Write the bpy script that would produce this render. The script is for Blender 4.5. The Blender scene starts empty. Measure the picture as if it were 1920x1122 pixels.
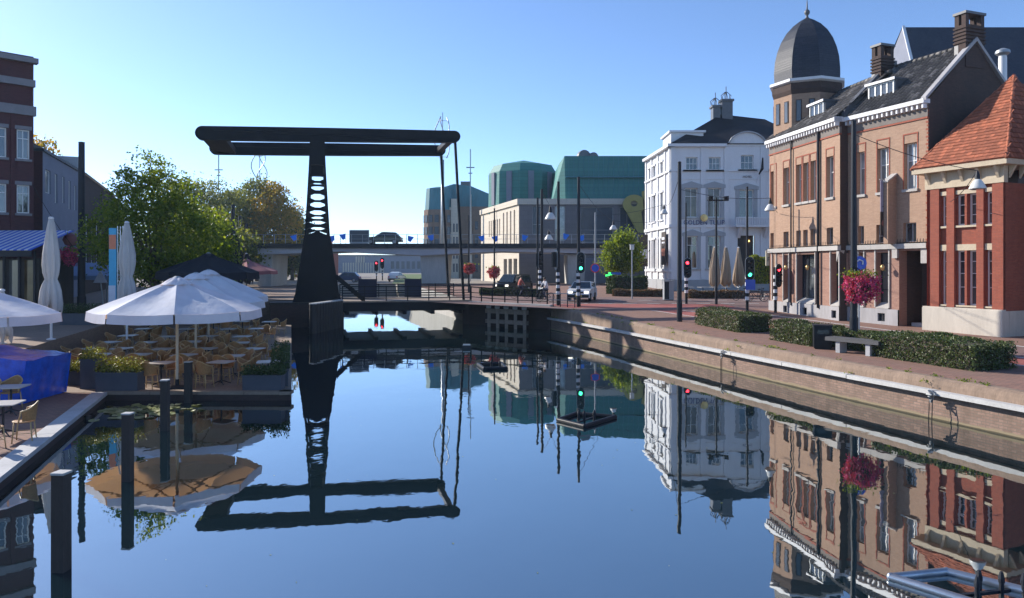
import bpy, bmesh, math, random
import numpy as np
from mathutils import Vector, Matrix
random.seed(7)
R = math.radians
scene = bpy.context.scene
COL = scene.collection
# ------------------------------------------------------------------ camera
CAMZ, F, HY = 4.1, 1400.0, 502.0
cam_data = bpy.data.cameras.new('camera')
cam = bpy.data.objects.new('camera', cam_data); COL.objects.link(cam)
cam.location = (0, 0, CAMZ); cam.rotation_euler = (R(90), 0, 0)
cam_data.sensor_width = 36.0; cam_data.lens = F / 1920.0 * 36.0
cam_data.shift_y = -(561.0 - HY) / 1920.0
cam_data.clip_start = 0.1; cam_data.clip_end = 6000
scene.camera = cam
# ------------------------------------------------------------------ sky, sun, exposure
SUN_EL, SUN_AZ = R(27), R(57.5)          # azimuth counted from +Y towards -X
world = bpy.data.worlds.new('World'); scene.world = world; world.use_nodes = True
wn = world.node_tree.nodes; wl = world.node_tree.links; wn.clear()
w_out = wn.new('ShaderNodeOutputWorld'); w_bg = wn.new('ShaderNodeBackground'); w_sky = wn.new('ShaderNodeTexSky')
w_sky.sky_type = 'NISHITA'; w_sky.sun_disc = False
w_sky.sun_elevation = SUN_EL; w_sky.sun_rotation = -SUN_AZ
w_sky.air_density = 0.62; w_sky.dust_density = 0.22; w_sky.ozone_density = 4.0; w_sky.altitude = 0
w_bg.inputs[1].default_value = 0.14
wl.new(w_sky.outputs[0], w_bg.inputs[0]); wl.new(w_bg.outputs[0], w_out.inputs[0])
sun_data = bpy.data.lights.new('sun', 'SUN'); sun_data.energy = 4.0; sun_data.angle = R(0.53); sun_data.color = (1.0, 0.93, 0.82)
sun = bpy.data.objects.new('sun', sun_data); COL.objects.link(sun)
sdir = Vector((-math.sin(SUN_AZ) * math.cos(SUN_EL), math.cos(SUN_AZ) * math.cos(SUN_EL), math.sin(SUN_EL)))
sun.rotation_euler = sdir.to_track_quat('Z', 'Y').to_euler(); sun.location = (-60, 40, 60)
vs = scene.view_settings; vs.view_transform = 'Standard'; vs.look = 'None'; vs.exposure = 0.85; vs.gamma = 1.0; vs.use_curve_mapping = False
cy = scene.cycles; cy.max_bounces = 8; cy.glossy_bounces = 4; cy.diffuse_bounces = 3; cy.transmission_bounces = 4; cy.use_denoising = True
cy.sample_clamp_indirect = 6.0; cy.caustics_reflective = False; cy.caustics_refractive = False

# ------------------------------------------------------------------ helpers
def gx(px, Y): return (px - 960.0) / F * Y
def gz(py, Y): return CAMZ - (py - HY) / F * Y
def smooth(a, b, t):
    t = min(1, max(0, (t - a) / (b - a))); return t * t * (3 - 2 * t)
def zs(Y): return 1.1 + 0.95 * smooth(17, 85, Y)
WP = [(18.6, -2), (14.6, 10), (12.2, 17.8), (10.8, 21.8), (8.9, 28.3), (7.15, 34.2), (4.62, 43.2), (2.5, 49.2)]
def wx(Y):
    for (xa, ya), (xb, yb) in zip(WP, WP[1:]):
        if Y <= yb or (xb, yb) == WP[-1]:
            return xa + (xb - xa) * (Y - ya) / (yb - ya)

class MB:
    def __init__(s): s.v = []; s.f = []
    def add(s, v, f):
        o = len(s.v); s.v += [tuple(p) for p in v]; s.f += [tuple(i + o for i in q) for q in f]; return s
    def poly(s, *p): return s.add(p, [tuple(range(len(p)))])
    def box(s, x0, y0, z0, x1, y1, z1):
        v = [(x0,y0,z0),(x1,y0,z0),(x1,y1,z0),(x0,y1,z0),(x0,y0,z1),(x1,y0,z1),(x1,y1,z1),(x0,y1,z1)]
        return s.add(v, [(3,2,1,0),(4,5,6,7),(0,1,5,4),(1,2,6,5),(2,3,7,6),(3,0,4,7)])
    def bar(s, p, q, w, h=None, up=(0,0,1)):
        p = Vector(p); q = Vector(q); d = (q - p).normalized(); h = h or w
        u = Vector(up)
        if abs(d.dot(u)) > 0.98: u = Vector((0,1,0)) if abs(d.y) < .9 else Vector((1,0,0))
        a = d.cross(u).normalized() * (w / 2); b = a.cross(d).normalized() * (h / 2)
        v = [p-a-b, p+a-b, p+a+b, p-a+b, q-a-b, q+a-b, q+a+b, q-a+b]
        return s.add(v, [(3,2,1,0),(4,5,6,7),(0,1,5,4),(1,2,6,5),(2,3,7,6),(3,0,4,7)])
    def tube(s, pts, r, n=8, cap=True):
        pts = [Vector(p) for p in pts]; k = len(pts)
        rs = r if isinstance(r, (list, tuple)) else [r] * k
        v = []; prev = None
        for i, p in enumerate(pts):
            d = (pts[min(i+1, k-1)] - pts[max(i-1, 0)]).normalized()
            if prev is None:
                u = Vector((0,0,1)) if abs(d.z) < .95 else Vector((1,0,0))
                a = d.cross(u).normalized()
            else:
                a = (prev - d * prev.dot(d)).normalized()
            prev = a; b = d.cross(a)
            v += [p + (a * math.cos(t) + b * math.sin(t)) * rs[i] for t in [2*math.pi*j/n for j in range(n)]]
        f = [(i*n+j, i*n+(j+1)%n, (i+1)*n+(j+1)%n, (i+1)*n+j) for i in range(k-1) for j in range(n)]
        if cap: f += [tuple(range(n))[::-1], tuple(range((k-1)*n, k*n))]
        return s.add(v, f)
    def lathe(s, c, prof, n=16, a0=0.0, sx=1, sy=1):
        v = []; k = len(prof)
        for r, z in prof:
            v += [(c[0] + sx*r*math.cos(a0+2*math.pi*j/n), c[1] + sy*r*math.sin(a0+2*math.pi*j/n), c[2]+z) for j in range(n)]
        f = [(i*n+j, i*n+(j+1)%n, (i+1)*n+(j+1)%n, (i+1)*n+j) for i in range(k-1) for j in range(n)]
        if prof[0][0] > 1e-4: f.append(tuple(range(n))[::-1])
        if prof[-1][0] > 1e-4: f.append(tuple(range((k-1)*n, k*n)))
        return s.add(v, f)
    def extr(s, poly, vec):
        n = len(poly); vec = Vector(vec)
        a = [Vector(p) for p in poly]; b = [p + vec for p in a]
        f = [tuple(range(n))[::-1], tuple(range(n, 2*n))] + [(i, (i+1)%n, n+(i+1)%n, n+i) for i in range(n)]
        return s.add(a + b, f)
    def prism(s, poly, z0, z1): return s.extr([(x, y, z0) for x, y in poly], (0, 0, z1 - z0))
    def wall(s, x0, x1, z0, z1, holes=(), y=0.0, depth=0.15):
        xs = sorted(set([x0, x1] + [h for o in holes for h in o[:2] if x0 < h < x1]))
        zz = sorted(set([z0, z1] + [h for o in holes for h in o[2:4] if z0 < h < z1]))
        for xa, xb in zip(xs, xs[1:]):
            for za, zb in zip(zz, zz[1:]):
                cx, cz = (xa+xb)/2, (za+zb)/2
                if any(o[0] < cx < o[1] and o[2] < cz < o[3] for o in holes): continue
                s.poly((xa,y,za),(xb,y,za),(xb,y,zb),(xa,y,zb))
        for a, b, c, d in [o[:4] for o in holes]:
            e = y + depth
            s.poly((a,y,c),(a,y,d),(a,e,d),(a,e,c)); s.poly((b,y,c),(b,e,c),(b,e,d),(b,y,d))
            s.poly((a,y,c),(a,e,c),(b,e,c),(b,y,c)); s.poly((a,y,d),(b,y,d),(b,e,d),(a,e,d))
        return s
    def mesh(s, name, mat, smooth=False):
        me = bpy.data.meshes.new(name)
        me.from_pydata(s.v, [], s.f); me.update()
        finish(me, mat, smooth); return me
    def build(s, name, mat, parent=None, loc=(0,0,0), rz=0.0, smooth=False):
        return put(name, s.mesh(name, mat, smooth), parent, loc, rz)

def finish(me, mat, smooth=False):
    if mat: me.materials.append(mat)
    n = len(me.polygons); nl = len(me.loops)
    if not n: return
    nor = np.empty(n*3, np.float32); me.polygons.foreach_get('normal', nor); nor = np.abs(nor.reshape(-1,3))
    tot = np.empty(n, np.int32); me.polygons.foreach_get('loop_total', tot)
    ax = np.repeat(np.argmax(nor * np.array([1,1,1.001]), axis=1), tot)
    vi = np.empty(nl, np.int32); me.loops.foreach_get('vertex_index', vi)
    co = np.empty(len(me.vertices)*3, np.float32); me.vertices.foreach_get('co', co); co = co.reshape(-1,3)[vi]
    uv = np.where((ax==0)[:,None], co[:,[1,2]], np.where((ax==1)[:,None], co[:,[0,2]], co[:,[0,1]]))
    me.uv_layers.new(name='UVMap').data.foreach_set('uv', uv.astype(np.float32).ravel())
    if smooth:
        me.polygons.foreach_set('use_smooth', [True]*n)
        if smooth is not True: me.set_sharp_from_angle(angle=R(smooth))

def put(name, me, parent=None, loc=(0,0,0), rz=0.0):
    o = bpy.data.objects.new(name, me); COL.objects.link(o); o.location = loc; o.rotation_euler = (0,0,rz)
    if parent: o.parent = parent
    return o
def tag(o, label, cat, group=None, kind=None):
    o['label'] = label; o['category'] = cat
    if group: o['group'] = group
    if kind: o['kind'] = kind
    return o
def struct(o, label=None, kind='structure'):
    o['kind'] = kind
    if label: o['label'] = label
    return o
def thing(name, label, cat, loc=(0,0,0), rz=0.0, group=None):
    o = bpy.data.objects.new(name, None); COL.objects.link(o); o.empty_display_size = .2
    o.location = loc; o.rotation_euler = (0,0,rz)
    return tag(o, label, cat, group)
def kids(o): return [c for c in KID.get(o.name, [])]
def dup(root, loc, rz, label):
    def rec(o, parent):
        c = o.copy(); COL.objects.link(c); c.parent = parent
        for ch in list(o.children): rec(ch, c)
        return c
    r = rec(root, None); r.location = loc; r.rotation_euler = (0,0,rz); r['label'] = label
    return r
ORD = ['first','second','third','fourth','fifth','sixth','seventh','eighth','ninth','tenth','eleventh','twelfth','thirteenth','fourteenth','fifteenth','sixteenth','seventeenth','eighteenth','nineteenth','twentieth']

# ------------------------------------------------------------------ materials
MATS = {}
def newmat(name):
    m = bpy.data.materials.new(name); m.use_nodes = True; MATS[name] = m
    nt = m.node_tree; return m, nt, nt.nodes['Principled BSDF']
def N(nt, t, **kw):
    n = nt.nodes.new(t)
    for k, v in kw.items():
        if isinstance(k, str) and hasattr(n, k): setattr(n, k, v)
    return n
def coords(nt, kind='Object', scale=(1,1,1)):
    tc = N(nt, 'ShaderNodeTexCoord'); mp = N(nt, 'ShaderNodeMapping'); mp.inputs['Scale'].default_value = scale
    nt.links.new(tc.outputs[kind], mp.inputs[0]); return mp.outputs[0]
def noise(nt, vec, scale, detail=4, rough=.6):
    n = N(nt, 'ShaderNodeTexNoise'); n.inputs['Scale'].default_value = scale; n.inputs['Detail'].default_value = detail
    n.inputs['Roughness'].default_value = rough; nt.links.new(vec, n.inputs['Vector']); return n.outputs[0]
def ramp(nt, fac, stops):
    r = N(nt, 'ShaderNodeValToRGB'); e = r.color_ramp.elements
    while len(e) < len(stops): e.new(.5)
    for i, (p, c) in enumerate(stops): e[i].position = p; e[i].color = (*c, 1)
    nt.links.new(fac, r.inputs[0]); return r.outputs[0]
def mixc(nt, fac, a, b, mode='MIX'):
    m = N(nt, 'ShaderNodeMix', data_type='RGBA', blend_type=mode)
    for i, x in ((0, fac), (6, a), (7, b)):
        if hasattr(x, 'links'): nt.links.new(x, m.inputs[i])
        elif isinstance(x, (tuple, list)): m.inputs[i].default_value = (*x, 1)
        else: m.inputs[i].default_value = x
    return m.outputs[2]
def bump(nt, h, bsdf, strength=.3, dist=.02):
    b = N(nt, 'ShaderNodeBump'); b.inputs['Strength'].default_value = strength; b.inputs['Distance'].default_value = dist
    nt.links.new(h, b.inputs['Height']); nt.links.new(b.outputs[0], bsdf.inputs['Normal']); return b
def sc(c, k): return tuple(min(1, x*k) for x in c)
def plain(name, col, rough=.6, var=.18, ns=3.0, metal=0.0, bmp=0.0, spec=.5, streak=False):
    m, nt, b = newmat(name)
    vec = coords(nt, 'Object', (1, 1, .25) if streak else (1, 1, 1))
    n1 = noise(nt, vec, ns, 5); n2 = noise(nt, vec, ns*9, 3)
    c = ramp(nt, n1, [(.3, sc(col, 1-var)), (.7, sc(col, 1+var))])
    c = mixc(nt, .25, c, ramp(nt, n2, [(.3, sc(col, 1-2*var)), (.7, sc(col, 1+2*var))]))
    nt.links.new(c, b.inputs['Base Color']); b.inputs['Roughness'].default_value = rough
    b.inputs['Metallic'].default_value = metal; b.inputs['Specular IOR Level'].default_value = spec
    if bmp: bump(nt, n2, b, bmp, .01)
    return m
def brick(name, c1, c2, mortar, bw=.21, bh=.0625, ms=.01, rough=.85, stain=.35, stain_col=(.10,.08,.06), off=.5, bmp=.4, ns=.6, coord='UV'):
    m, nt, b = newmat(name)
    vec = coords(nt, coord)
    t = N(nt, 'ShaderNodeTexBrick'); nt.links.new(vec, t.inputs['Vector']); t.offset = off
    t.inputs['Color1'].default_value = (*c1,1); t.inputs['Color2'].default_value = (*c2,1); t.inputs['Mortar'].default_value = (*mortar,1)
    t.inputs['Scale'].default_value = 1.0; t.inputs['Brick Width'].default_value = bw; t.inputs['Row Height'].default_value = bh
    t.inputs['Mortar Size'].default_value = ms/2; t.inputs['Mortar Smooth'].default_value = .2
    ov = coords(nt, 'Object')
    n1 = noise(nt, ov, ns, 6, .65); n2 = noise(nt, ov, 14, 4)
    c = mixc(nt, ramp(nt, n2, [(.35,(0,0,0)),(.75,(.35,.35,.35))]), t.outputs[0], sc(c2, .55))
    f = ramp(nt, n1, [(.42,(0,0,0)),(.72,(stain,)*3)])
    c = mixc(nt, f, c, stain_col)
    n3 = noise(nt, coords(nt, 'Object', (2.2,2.2,.16)), 1.0, 5, .7)
    c = mixc(nt, ramp(nt, n3, [(.48,(0,0,0)),(.75,(stain*.9,)*3)]), c, sc(stain_col, .62))
    nt.links.new(c, b.inputs['Base Color']); b.inputs['Roughness'].default_value = rough; b.inputs['Specular IOR Level'].default_value = .3
    inv = N(nt, 'ShaderNodeMath', operation='SUBTRACT'); inv.inputs[0].default_value = 1; nt.links.new(t.outputs['Fac'], inv.inputs[1])
    bump(nt, inv.outputs[0], b, bmp, .008)
    return m
def leafmat(name, stops, trans=.35):
    m, nt, b = newmat(name)
    g = N(nt, 'ShaderNodeNewGeometry')
    c = ramp(nt, g.outputs['Random Per Island'], stops)
    nt.links.new(c, b.inputs['Base Color']); b.inputs['Roughness'].default_value = .5; b.inputs['Specular IOR Level'].default_value = .35
    tr = N(nt, 'ShaderNodeBsdfTranslucent'); nt.links.new(mixc(nt, 1.0, c, (1.5,1.35,.45), 'MULTIPLY'), tr.inputs[0])
    mx = N(nt, 'ShaderNodeMixShader'); mx.inputs[0].default_value = trans
    nt.links.new(b.outputs[0], mx.inputs[1]); nt.links.new(tr.outputs[0], mx.inputs[2])
    nt.links.new(mx.outputs[0], nt.nodes['Material Output'].inputs[0]); return m
def clothmat(name, col, trans=.0, tcol=None):
    m, nt, b = newmat(name)
    vec = coords(nt, 'Object'); n1 = noise(nt, vec, 1.3, 5); n2 = noise(nt, vec, 60, 2)
    c = ramp(nt, n1, [(.3, sc(col,.86)), (.7, sc(col,1.05))])
    nt.links.new(c, b.inputs['Base Color']); b.inputs['Roughness'].default_value = .85; b.inputs['Specular IOR Level'].default_value = .2
    bump(nt, noise(nt, coords(nt,'Object',(1,1,.5)), 3.5, 4), b, .45, .05)
    if trans:
        tr = N(nt, 'ShaderNodeBsdfTranslucent'); tr.inputs[0].default_value = (*(tcol or col),1)
        mx = N(nt, 'ShaderNodeMixShader'); mx.inputs[0].default_value = trans
        nt.links.new(b.outputs[0], mx.inputs[1]); nt.links.new(tr.outputs[0], mx.inputs[2])
        nt.links.new(mx.outputs[0], nt.nodes['Material Output'].inputs[0])
    return m
def glow(name, col, strength):
    m, nt, b = newmat(name)
    b.inputs['Base Color'].default_value = (*sc(col,.5),1); b.inputs['Emission Color'].default_value = (*col,1); b.inputs['Emission Strength'].default_value = strength
    return m
def glassmat(name, col, rough=.03, spec=.8):
    m, nt, b = newmat(name)
    vec = coords(nt, 'Object'); oi = N(nt, 'ShaderNodeObjectInfo')
    n1 = noise(nt, vec, .7, 3)
    c = ramp(nt, n1, [(.35, sc(col,.5)), (.7, sc(col,1.5))])
    c = mixc(nt, ramp(nt, oi.outputs['Random'], [(.3,(0,0,0)),(1,(.6,.6,.6))]), c, (.16,.16,.15))
    nt.links.new(c, b.inputs['Base Color']); b.inputs['Roughness'].default_value = rough; b.inputs['Specular IOR Level'].default_value = spec
    b.inputs['IOR'].default_value = 1.6
    return m

M = dict(
 brick_orange=brick('brick_orange',(.45,.29,.20),(.38,.235,.16),(.36,.27,.21),stain=.2,stain_col=(.28,.21,.16)),
 brick_pink=brick('brick_pink',(.39,.22,.165),(.32,.17,.13),(.31,.22,.175),stain=.2,stain_col=(.24,.17,.13)),
 brick_red=brick('brick_red',(.37,.10,.06),(.29,.078,.05),(.22,.12,.09),stain=.25,stain_col=(.20,.07,.05)),
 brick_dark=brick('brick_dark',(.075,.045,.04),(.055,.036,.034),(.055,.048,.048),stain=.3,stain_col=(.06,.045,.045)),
 brick_shaded=brick('brick_shaded',(.095,.058,.048),(.07,.046,.04),(.07,.058,.055),stain=.4,stain_col=(.045,.036,.036)),  # brick with the shade of the walls facing away from the sun darkened in
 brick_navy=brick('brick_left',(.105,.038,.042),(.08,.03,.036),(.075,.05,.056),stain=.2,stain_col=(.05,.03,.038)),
 brick_quay=brick('brick_quay',(.36,.235,.185),(.255,.165,.13),(.20,.165,.135),bw=.22,bh=.075,ms=.018,stain=.6,stain_col=(.17,.125,.095),ns=.9),
 brick_brown=brick('brick_brown',(.30,.20,.15),(.24,.16,.12),(.25,.2,.16),stain=.2),
 red_trim=plain('red_trim',(.30,.075,.04),.8,.25,8),
 stone=plain('stone',(.40,.38,.36),.8,.15,1.5,bmp=.2),
 plinth=plain('plinth',(.33,.32,.33),.8,.16,1.2,bmp=.2,streak=True),
 cream_stone=plain('cream_stone',(.52,.43,.31),.8,.14,1.5,bmp=.2),
 pale_stone=plain('pale_stone',(.52,.47,.40),.85,.14,1.0,bmp=.25,streak=True),
 granite=plain('granite',(.42,.42,.43),.75,.18,1.2,bmp=.2),
 white=plain('white_paint',(.66,.66,.68),.55,.06,1.0,streak=True),
 white_frame=plain('white_frame',(.72,.72,.70),.45,.05,3),
 grey_paint=plain('grey_paint',(.33,.34,.36),.6,.08,2),
 cream_paint=plain('cream_paint',(.60,.56,.42),.6,.08,2),
 concrete=plain('concrete',(.45,.44,.42),.85,.16,.8,bmp=.2,streak=True),
 fascia=plain('deck_fascia',(.42,.42,.45),.8,.1,.4),
 travertine=brick('travertine',(.68,.60,.50),(.63,.56,.46),(.38,.33,.28),bw=1.2,bh=.6,ms=.02,stain=.12,stain_col=(.40,.34,.28),bmp=.15),
 grey_stone=brick('grey_stone',(.215,.195,.20),(.19,.175,.18),(.13,.12,.125),bw=1.2,bh=.6,ms=.02,stain=.15,stain_col=(.15,.14,.145),bmp=.15),
 grey_render=plain('grey_render',(.20,.215,.27),.85,.10,.8),
 slate=brick('slate',(.042,.048,.07),(.03,.036,.054),(.014,.016,.022),bw=.22,bh=.13,ms=.012,rough=.55,stain=.25,stain_col=(.08,.085,.10),bmp=.5),
 roof_dark=plain('roof_dark',(.035,.035,.045),.6,.2,2),
 pantile=plain('pantile',(.085,.078,.074),.6,.45,2.6,bmp=.3),
 redtile=plain('red_tile',(.33,.10,.05),.85,.35,4.5,bmp=.3),
 lead=plain('lead',(.10,.105,.12),.5,.2,3),
 asphalt=plain('asphalt',(.105,.095,.098),.85,.2,.8,bmp=.2),
 red_asphalt=plain('red_asphalt',(.30,.085,.07),.85,.18,.8,bmp=.2),
 pavers=brick('pavers',(.35,.19,.14),(.26,.14,.105),(.13,.095,.08),bw=.2,bh=.1,ms=.016,stain=.45,stain_col=(.20,.155,.13),bmp=.35,ns=.45),
 road_brick=brick('road_brick',(.265,.16,.14),(.215,.135,.12),(.15,.11,.10),bw=.2,bh=.1,ms=.012,stain=.45,stain_col=(.15,.12,.115),bmp=.25,ns=.25),
 terrace=brick('terrace_pavers',(.36,.26,.20),(.29,.21,.16),(.19,.15,.12),bw=.2,bh=.2,ms=.012,stain=.3,stain_col=(.18,.14,.11),bmp=.25,ns=.5),
 paint_line=plain('line_paint',(.62,.62,.60),.7,.12,4),
 fieldgrass=plain('field_grass',(.09,.14,.04),.9,.3,.3),
 dirt=plain('far_ground',(.22,.19,.16),.9,.2,.2),
 black=plain('black_metal',(.006,.008,.013),.45,.25,2,spec=.25),
 bridge_black=plain('bridge_paint',(.004,.006,.011),.5,.3,1.5,bmp=.08,spec=.12),
 dark_metal=plain('dark_metal',(.016,.019,.027),.5,.15,3,spec=.25),
 steel=plain('steel',(.45,.46,.48),.3,.12,3,metal=.9),
 galv=plain('galvanised',(.34,.36,.38),.45,.15,3,metal=.5),
 lampshade=plain('lamp_enamel',(.62,.62,.60),.3,.08,4),
 rubber=plain('rubber',(.02,.02,.02),.8,.1,4),
 timber_dark=plain('timber_dark',(.032,.027,.026),.8,.3,4,bmp=.4,streak=True),
 timber_top=plain('timber_top',(.42,.42,.42),.8,.2,6,bmp=.3),
 timber_grey=plain('timber_grey',(.25,.19,.145),.85,.25,3,bmp=.4),
 rail_grey=plain('rail_grey',(.50,.49,.48),.75,.15,2,bmp=.2),
 canvas=clothmat('canvas',(.80,.81,.87),.22,(1.0,.55,.25)),
 canvas_grey=clothmat('canvas_grey',(.58,.55,.53),.12,(.6,.5,.4)),
 canvas_beige=clothmat('canvas_beige',(.40,.31,.23),.12,(.5,.4,.3)),
 canvas_navy=clothmat('canvas_navy',(.018,.02,.028)),
 canvas_rose=clothmat('canvas_rose',(.35,.15,.16)),
 canvas_blue=clothmat('canvas_blue',(.30,.38,.55)),
 rattan=plain('rattan',(.36,.185,.07),.55,.3,25,bmp=.6),
 rattan_frame=plain('rattan_frame',(.50,.33,.15),.45,.2,20),
 tabletop=plain('tabletop',(.48,.45,.42),.4,.12,5),
 pole_wood=plain('pole_wood',(.52,.44,.33),.55,.12,6),
 tarp=None, planter=plain('planter',(.06,.068,.09),.7,.12,3,bmp=.1),
 blue=plain('blue_paint',(.02,.10,.55),.5,.1,3), flag=clothmat('flag_cloth',(.05,.24,.75),.3,(.1,.4,1.0)),
 sign_blue=plain('sign_blue',(.02,.08,.50),.4,.08,4), sign_red=plain('sign_red',(.6,.03,.03),.4,.08,4),
 sign_cream=plain('sign_cream',(.72,.66,.50),.5,.06,5), yellow=plain('yellow_letter',(.40,.33,.09),.5,.12,2),
 ink=plain('ink',(.09,.08,.09),.6,.1,5), navy_ink=plain('navy_letter',(.02,.03,.14),.4,.1,5),
 banner_grey=plain('banner_grey',(.36,.33,.42),.8,.08,3), banner_dark=plain('banner_dark',(.055,.04,.035),.8,.1,5), banner_red=plain('banner_red',(.30,.10,.07),.8,.1,5),
 banner_blue=plain('banner_blue',(.08,.40,.62),.7,.1,3), banner_orange=plain('banner_orange',(.65,.22,.12),.7,.1,3), banner_white=plain('banner_white',(.60,.62,.70),.7,.1,3),
 glass=glassmat('window_glass',(.035,.042,.05)), glass_warm=glassmat('window_glass_warm',(.09,.06,.03),.05,.5), glass_pale=glassmat('window_curtain',(.30,.33,.34),.08,.8),
 glass_far=plain('far_glass',(.045,.06,.085),.25,.3,1), car_glass=plain('car_glass',(.02,.03,.04),.06,.1,1,spec=.8),
 copper=brick('copper',(.058,.245,.215),(.045,.20,.185),(.03,.13,.125),bw=30.0,bh=.55,ms=.05,rough=.6,stain=.3,stain_col=(.05,.22,.2),bmp=.3,off=0),
 copper_blue=plain('copper_blue',(.055,.20,.24),.6,.2,.3,streak=True),
 car_white=plain('car_white',(.74,.75,.76),.22,.04,1,spec=.7), car_black=plain('car_black',(.008,.008,.012),.3,.1,1,spec=.35), car_blue=plain('car_blue',(.05,.08,.16),.25,.1,1,spec=.7),
 car_green=plain('car_green',(.02,.035,.035),.22,.1,1,spec=.7), plate=plain('number_plate',(.65,.45,.03),.5,.05,3),
 skin=plain('skin',(.50,.30,.22),.6,.06,5), hair=plain('hair',(.05,.03,.02),.6,.2,20), shirt_white=plain('shirt_white',(.62,.62,.66),.8,.1,6), shirt_red=plain('shirt_red',(.42,.10,.08),.8,.1,6), trousers=plain('trousers',(.04,.05,.09),.8,.15,6),
 bark=plain('bark',(.085,.065,.05),.9,.3,6,bmp=.5),
 lamp_red=glow('lamp_red',(1.0,.03,.05),5), lamp_green=glow('lamp_green',(.05,1.0,.45),3.5), lamp_cross=glow('lamp_cross',(.05,.8,.15),1.2), lamp_head=glow('lamp_head',(1,.93,.8),1.2), lamp_warm=glow('lamp_warm',(1,.6,.15),2.5), lens_off=plain('lens_off',(.02,.02,.02),.2,.1,5),
 brass=plain('brass',(.55,.38,.16),.35,.15,5,metal=.8),
 leaf=leafmat('leaf',[(0,(.07,.12,.014)),(.5,(.13,.20,.022)),(1,(.24,.29,.04))],.55),
 leaf_dark=leafmat('leaf_dark',[(0,(.022,.045,.015)),(.6,(.04,.075,.022)),(1,(.075,.11,.03))],.25),
 leaf_far=leafmat('leaf_far',[(0,(.08,.11,.04)),(.5,(.13,.165,.05)),(1,(.20,.21,.06))],.5),
 leaf_gold=leafmat('leaf_gold',[(0,(.18,.18,.035)),(.5,(.32,.24,.045)),(1,(.46,.26,.05))],.5),
 leaf_hedge=leafmat('leaf_hedge',[(0,(.028,.05,.013)),(.55,(.06,.09,.024)),(.9,(.13,.165,.06)),(1,(.28,.31,.19))],.2),
 leaf_box=leafmat('leaf_box',[(0,(.07,.10,.015)),(.5,(.17,.19,.03)),(1,(.32,.30,.06))],.3),
 leaf_vine=leafmat('leaf_vine',[(0,(.10,.17,.02)),(.5,(.23,.30,.03)),(1,(.40,.36,.04))],.35),
 leaf_rust=leafmat('leaf_rust',[(0,(.06,.07,.03)),(.5,(.14,.09,.05)),(1,(.24,.11,.06))],.2),
 petal=leafmat('petal',[(0,(.36,.02,.10)),(.35,(.62,.04,.17)),(.7,(.72,.14,.26)),(.85,(.30,.03,.25)),(1,(.10,.16,.03))],.25),
 petal_far=leafmat('petal_far',[(0,(.45,.05,.10)),(.7,(.60,.13,.17)),(1,(.10,.10,.03))],.2),
 lily=leafmat('lily',[(0,(.14,.18,.06)),(.6,(.24,.27,.10)),(1,(.42,.42,.25))],.1),
)
def tarpmat():
    m, nt, b = newmat('tarp_blue'); vec = coords(nt, 'Object'); n1 = noise(nt, vec, 5, 3)
    nt.links.new(ramp(nt, n1, [(.3,(.006,.065,.46)),(.7,(.012,.12,.72))]), b.inputs['Base Color'])
    b.inputs['Roughness'].default_value = .25; b.inputs['Specular IOR Level'].default_value = .6; bump(nt, n1, b, .22, .03); return m
M['tarp'] = tarpmat()
def watermat():
    m, nt, b = newmat('water'); nt.nodes.remove(b)
    vec = coords(nt, 'Object', (1, 1, 1))
    n1 = noise(nt, coords(nt, 'Object', (1.0, .55, 1)), 1.1, 3, .5); n2 = noise(nt, vec, .16, 3, .5); n3 = noise(nt, vec, 7.0, 2, .5)
    mul = N(nt, 'ShaderNodeMath', operation='MULTIPLY'); nt.links.new(n1, mul.inputs[0])
    nt.links.new(ramp(nt, n2, [(.36,(.12,.12,.12)),(.66,(1.25,1.25,1.25))]), mul.inputs[1])
    ad = N(nt, 'ShaderNodeMath', operation='MULTIPLY_ADD'); nt.links.new(n3, ad.inputs[0]); ad.inputs[1].default_value = .02; nt.links.new(mul.outputs[0], ad.inputs[2])
    bp = N(nt, 'ShaderNodeBump'); bp.inputs['Strength'].default_value = .085; bp.inputs['Distance'].default_value = .06; nt.links.new(ad.outputs[0], bp.inputs['Height'])
    fr = N(nt, 'ShaderNodeFresnel'); fr.inputs['IOR'].default_value = 1.5; nt.links.new(bp.outputs[0], fr.inputs['Normal'])
    gl = N(nt, 'ShaderNodeBsdfGlossy'); gl.inputs['Color'].default_value = (.90,.93,.93,1); gl.inputs['Roughness'].default_value = .012; nt.links.new(bp.outputs[0], gl.inputs['Normal'])
    df = N(nt, 'ShaderNodeBsdfDiffuse'); df.inputs[0].default_value = (.004,.015,.02,1)
    fm = N(nt, 'ShaderNodeMath', operation='MULTIPLY_ADD'); nt.links.new(fr.outputs[0], fm.inputs[0]); fm.inputs[1].default_value = .55; fm.inputs[2].default_value = .42
    mx = N(nt, 'ShaderNodeMixShader'); nt.links.new(fm.outputs[0], mx.inputs[0]); nt.links.new(df.outputs[0], mx.inputs[1]); nt.links.new(gl.outputs[0], mx.inputs[2])
    nt.links.new(mx.outputs[0], nt.nodes['Material Output'].inputs[0]); return m
M['water'] = watermat()

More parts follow.
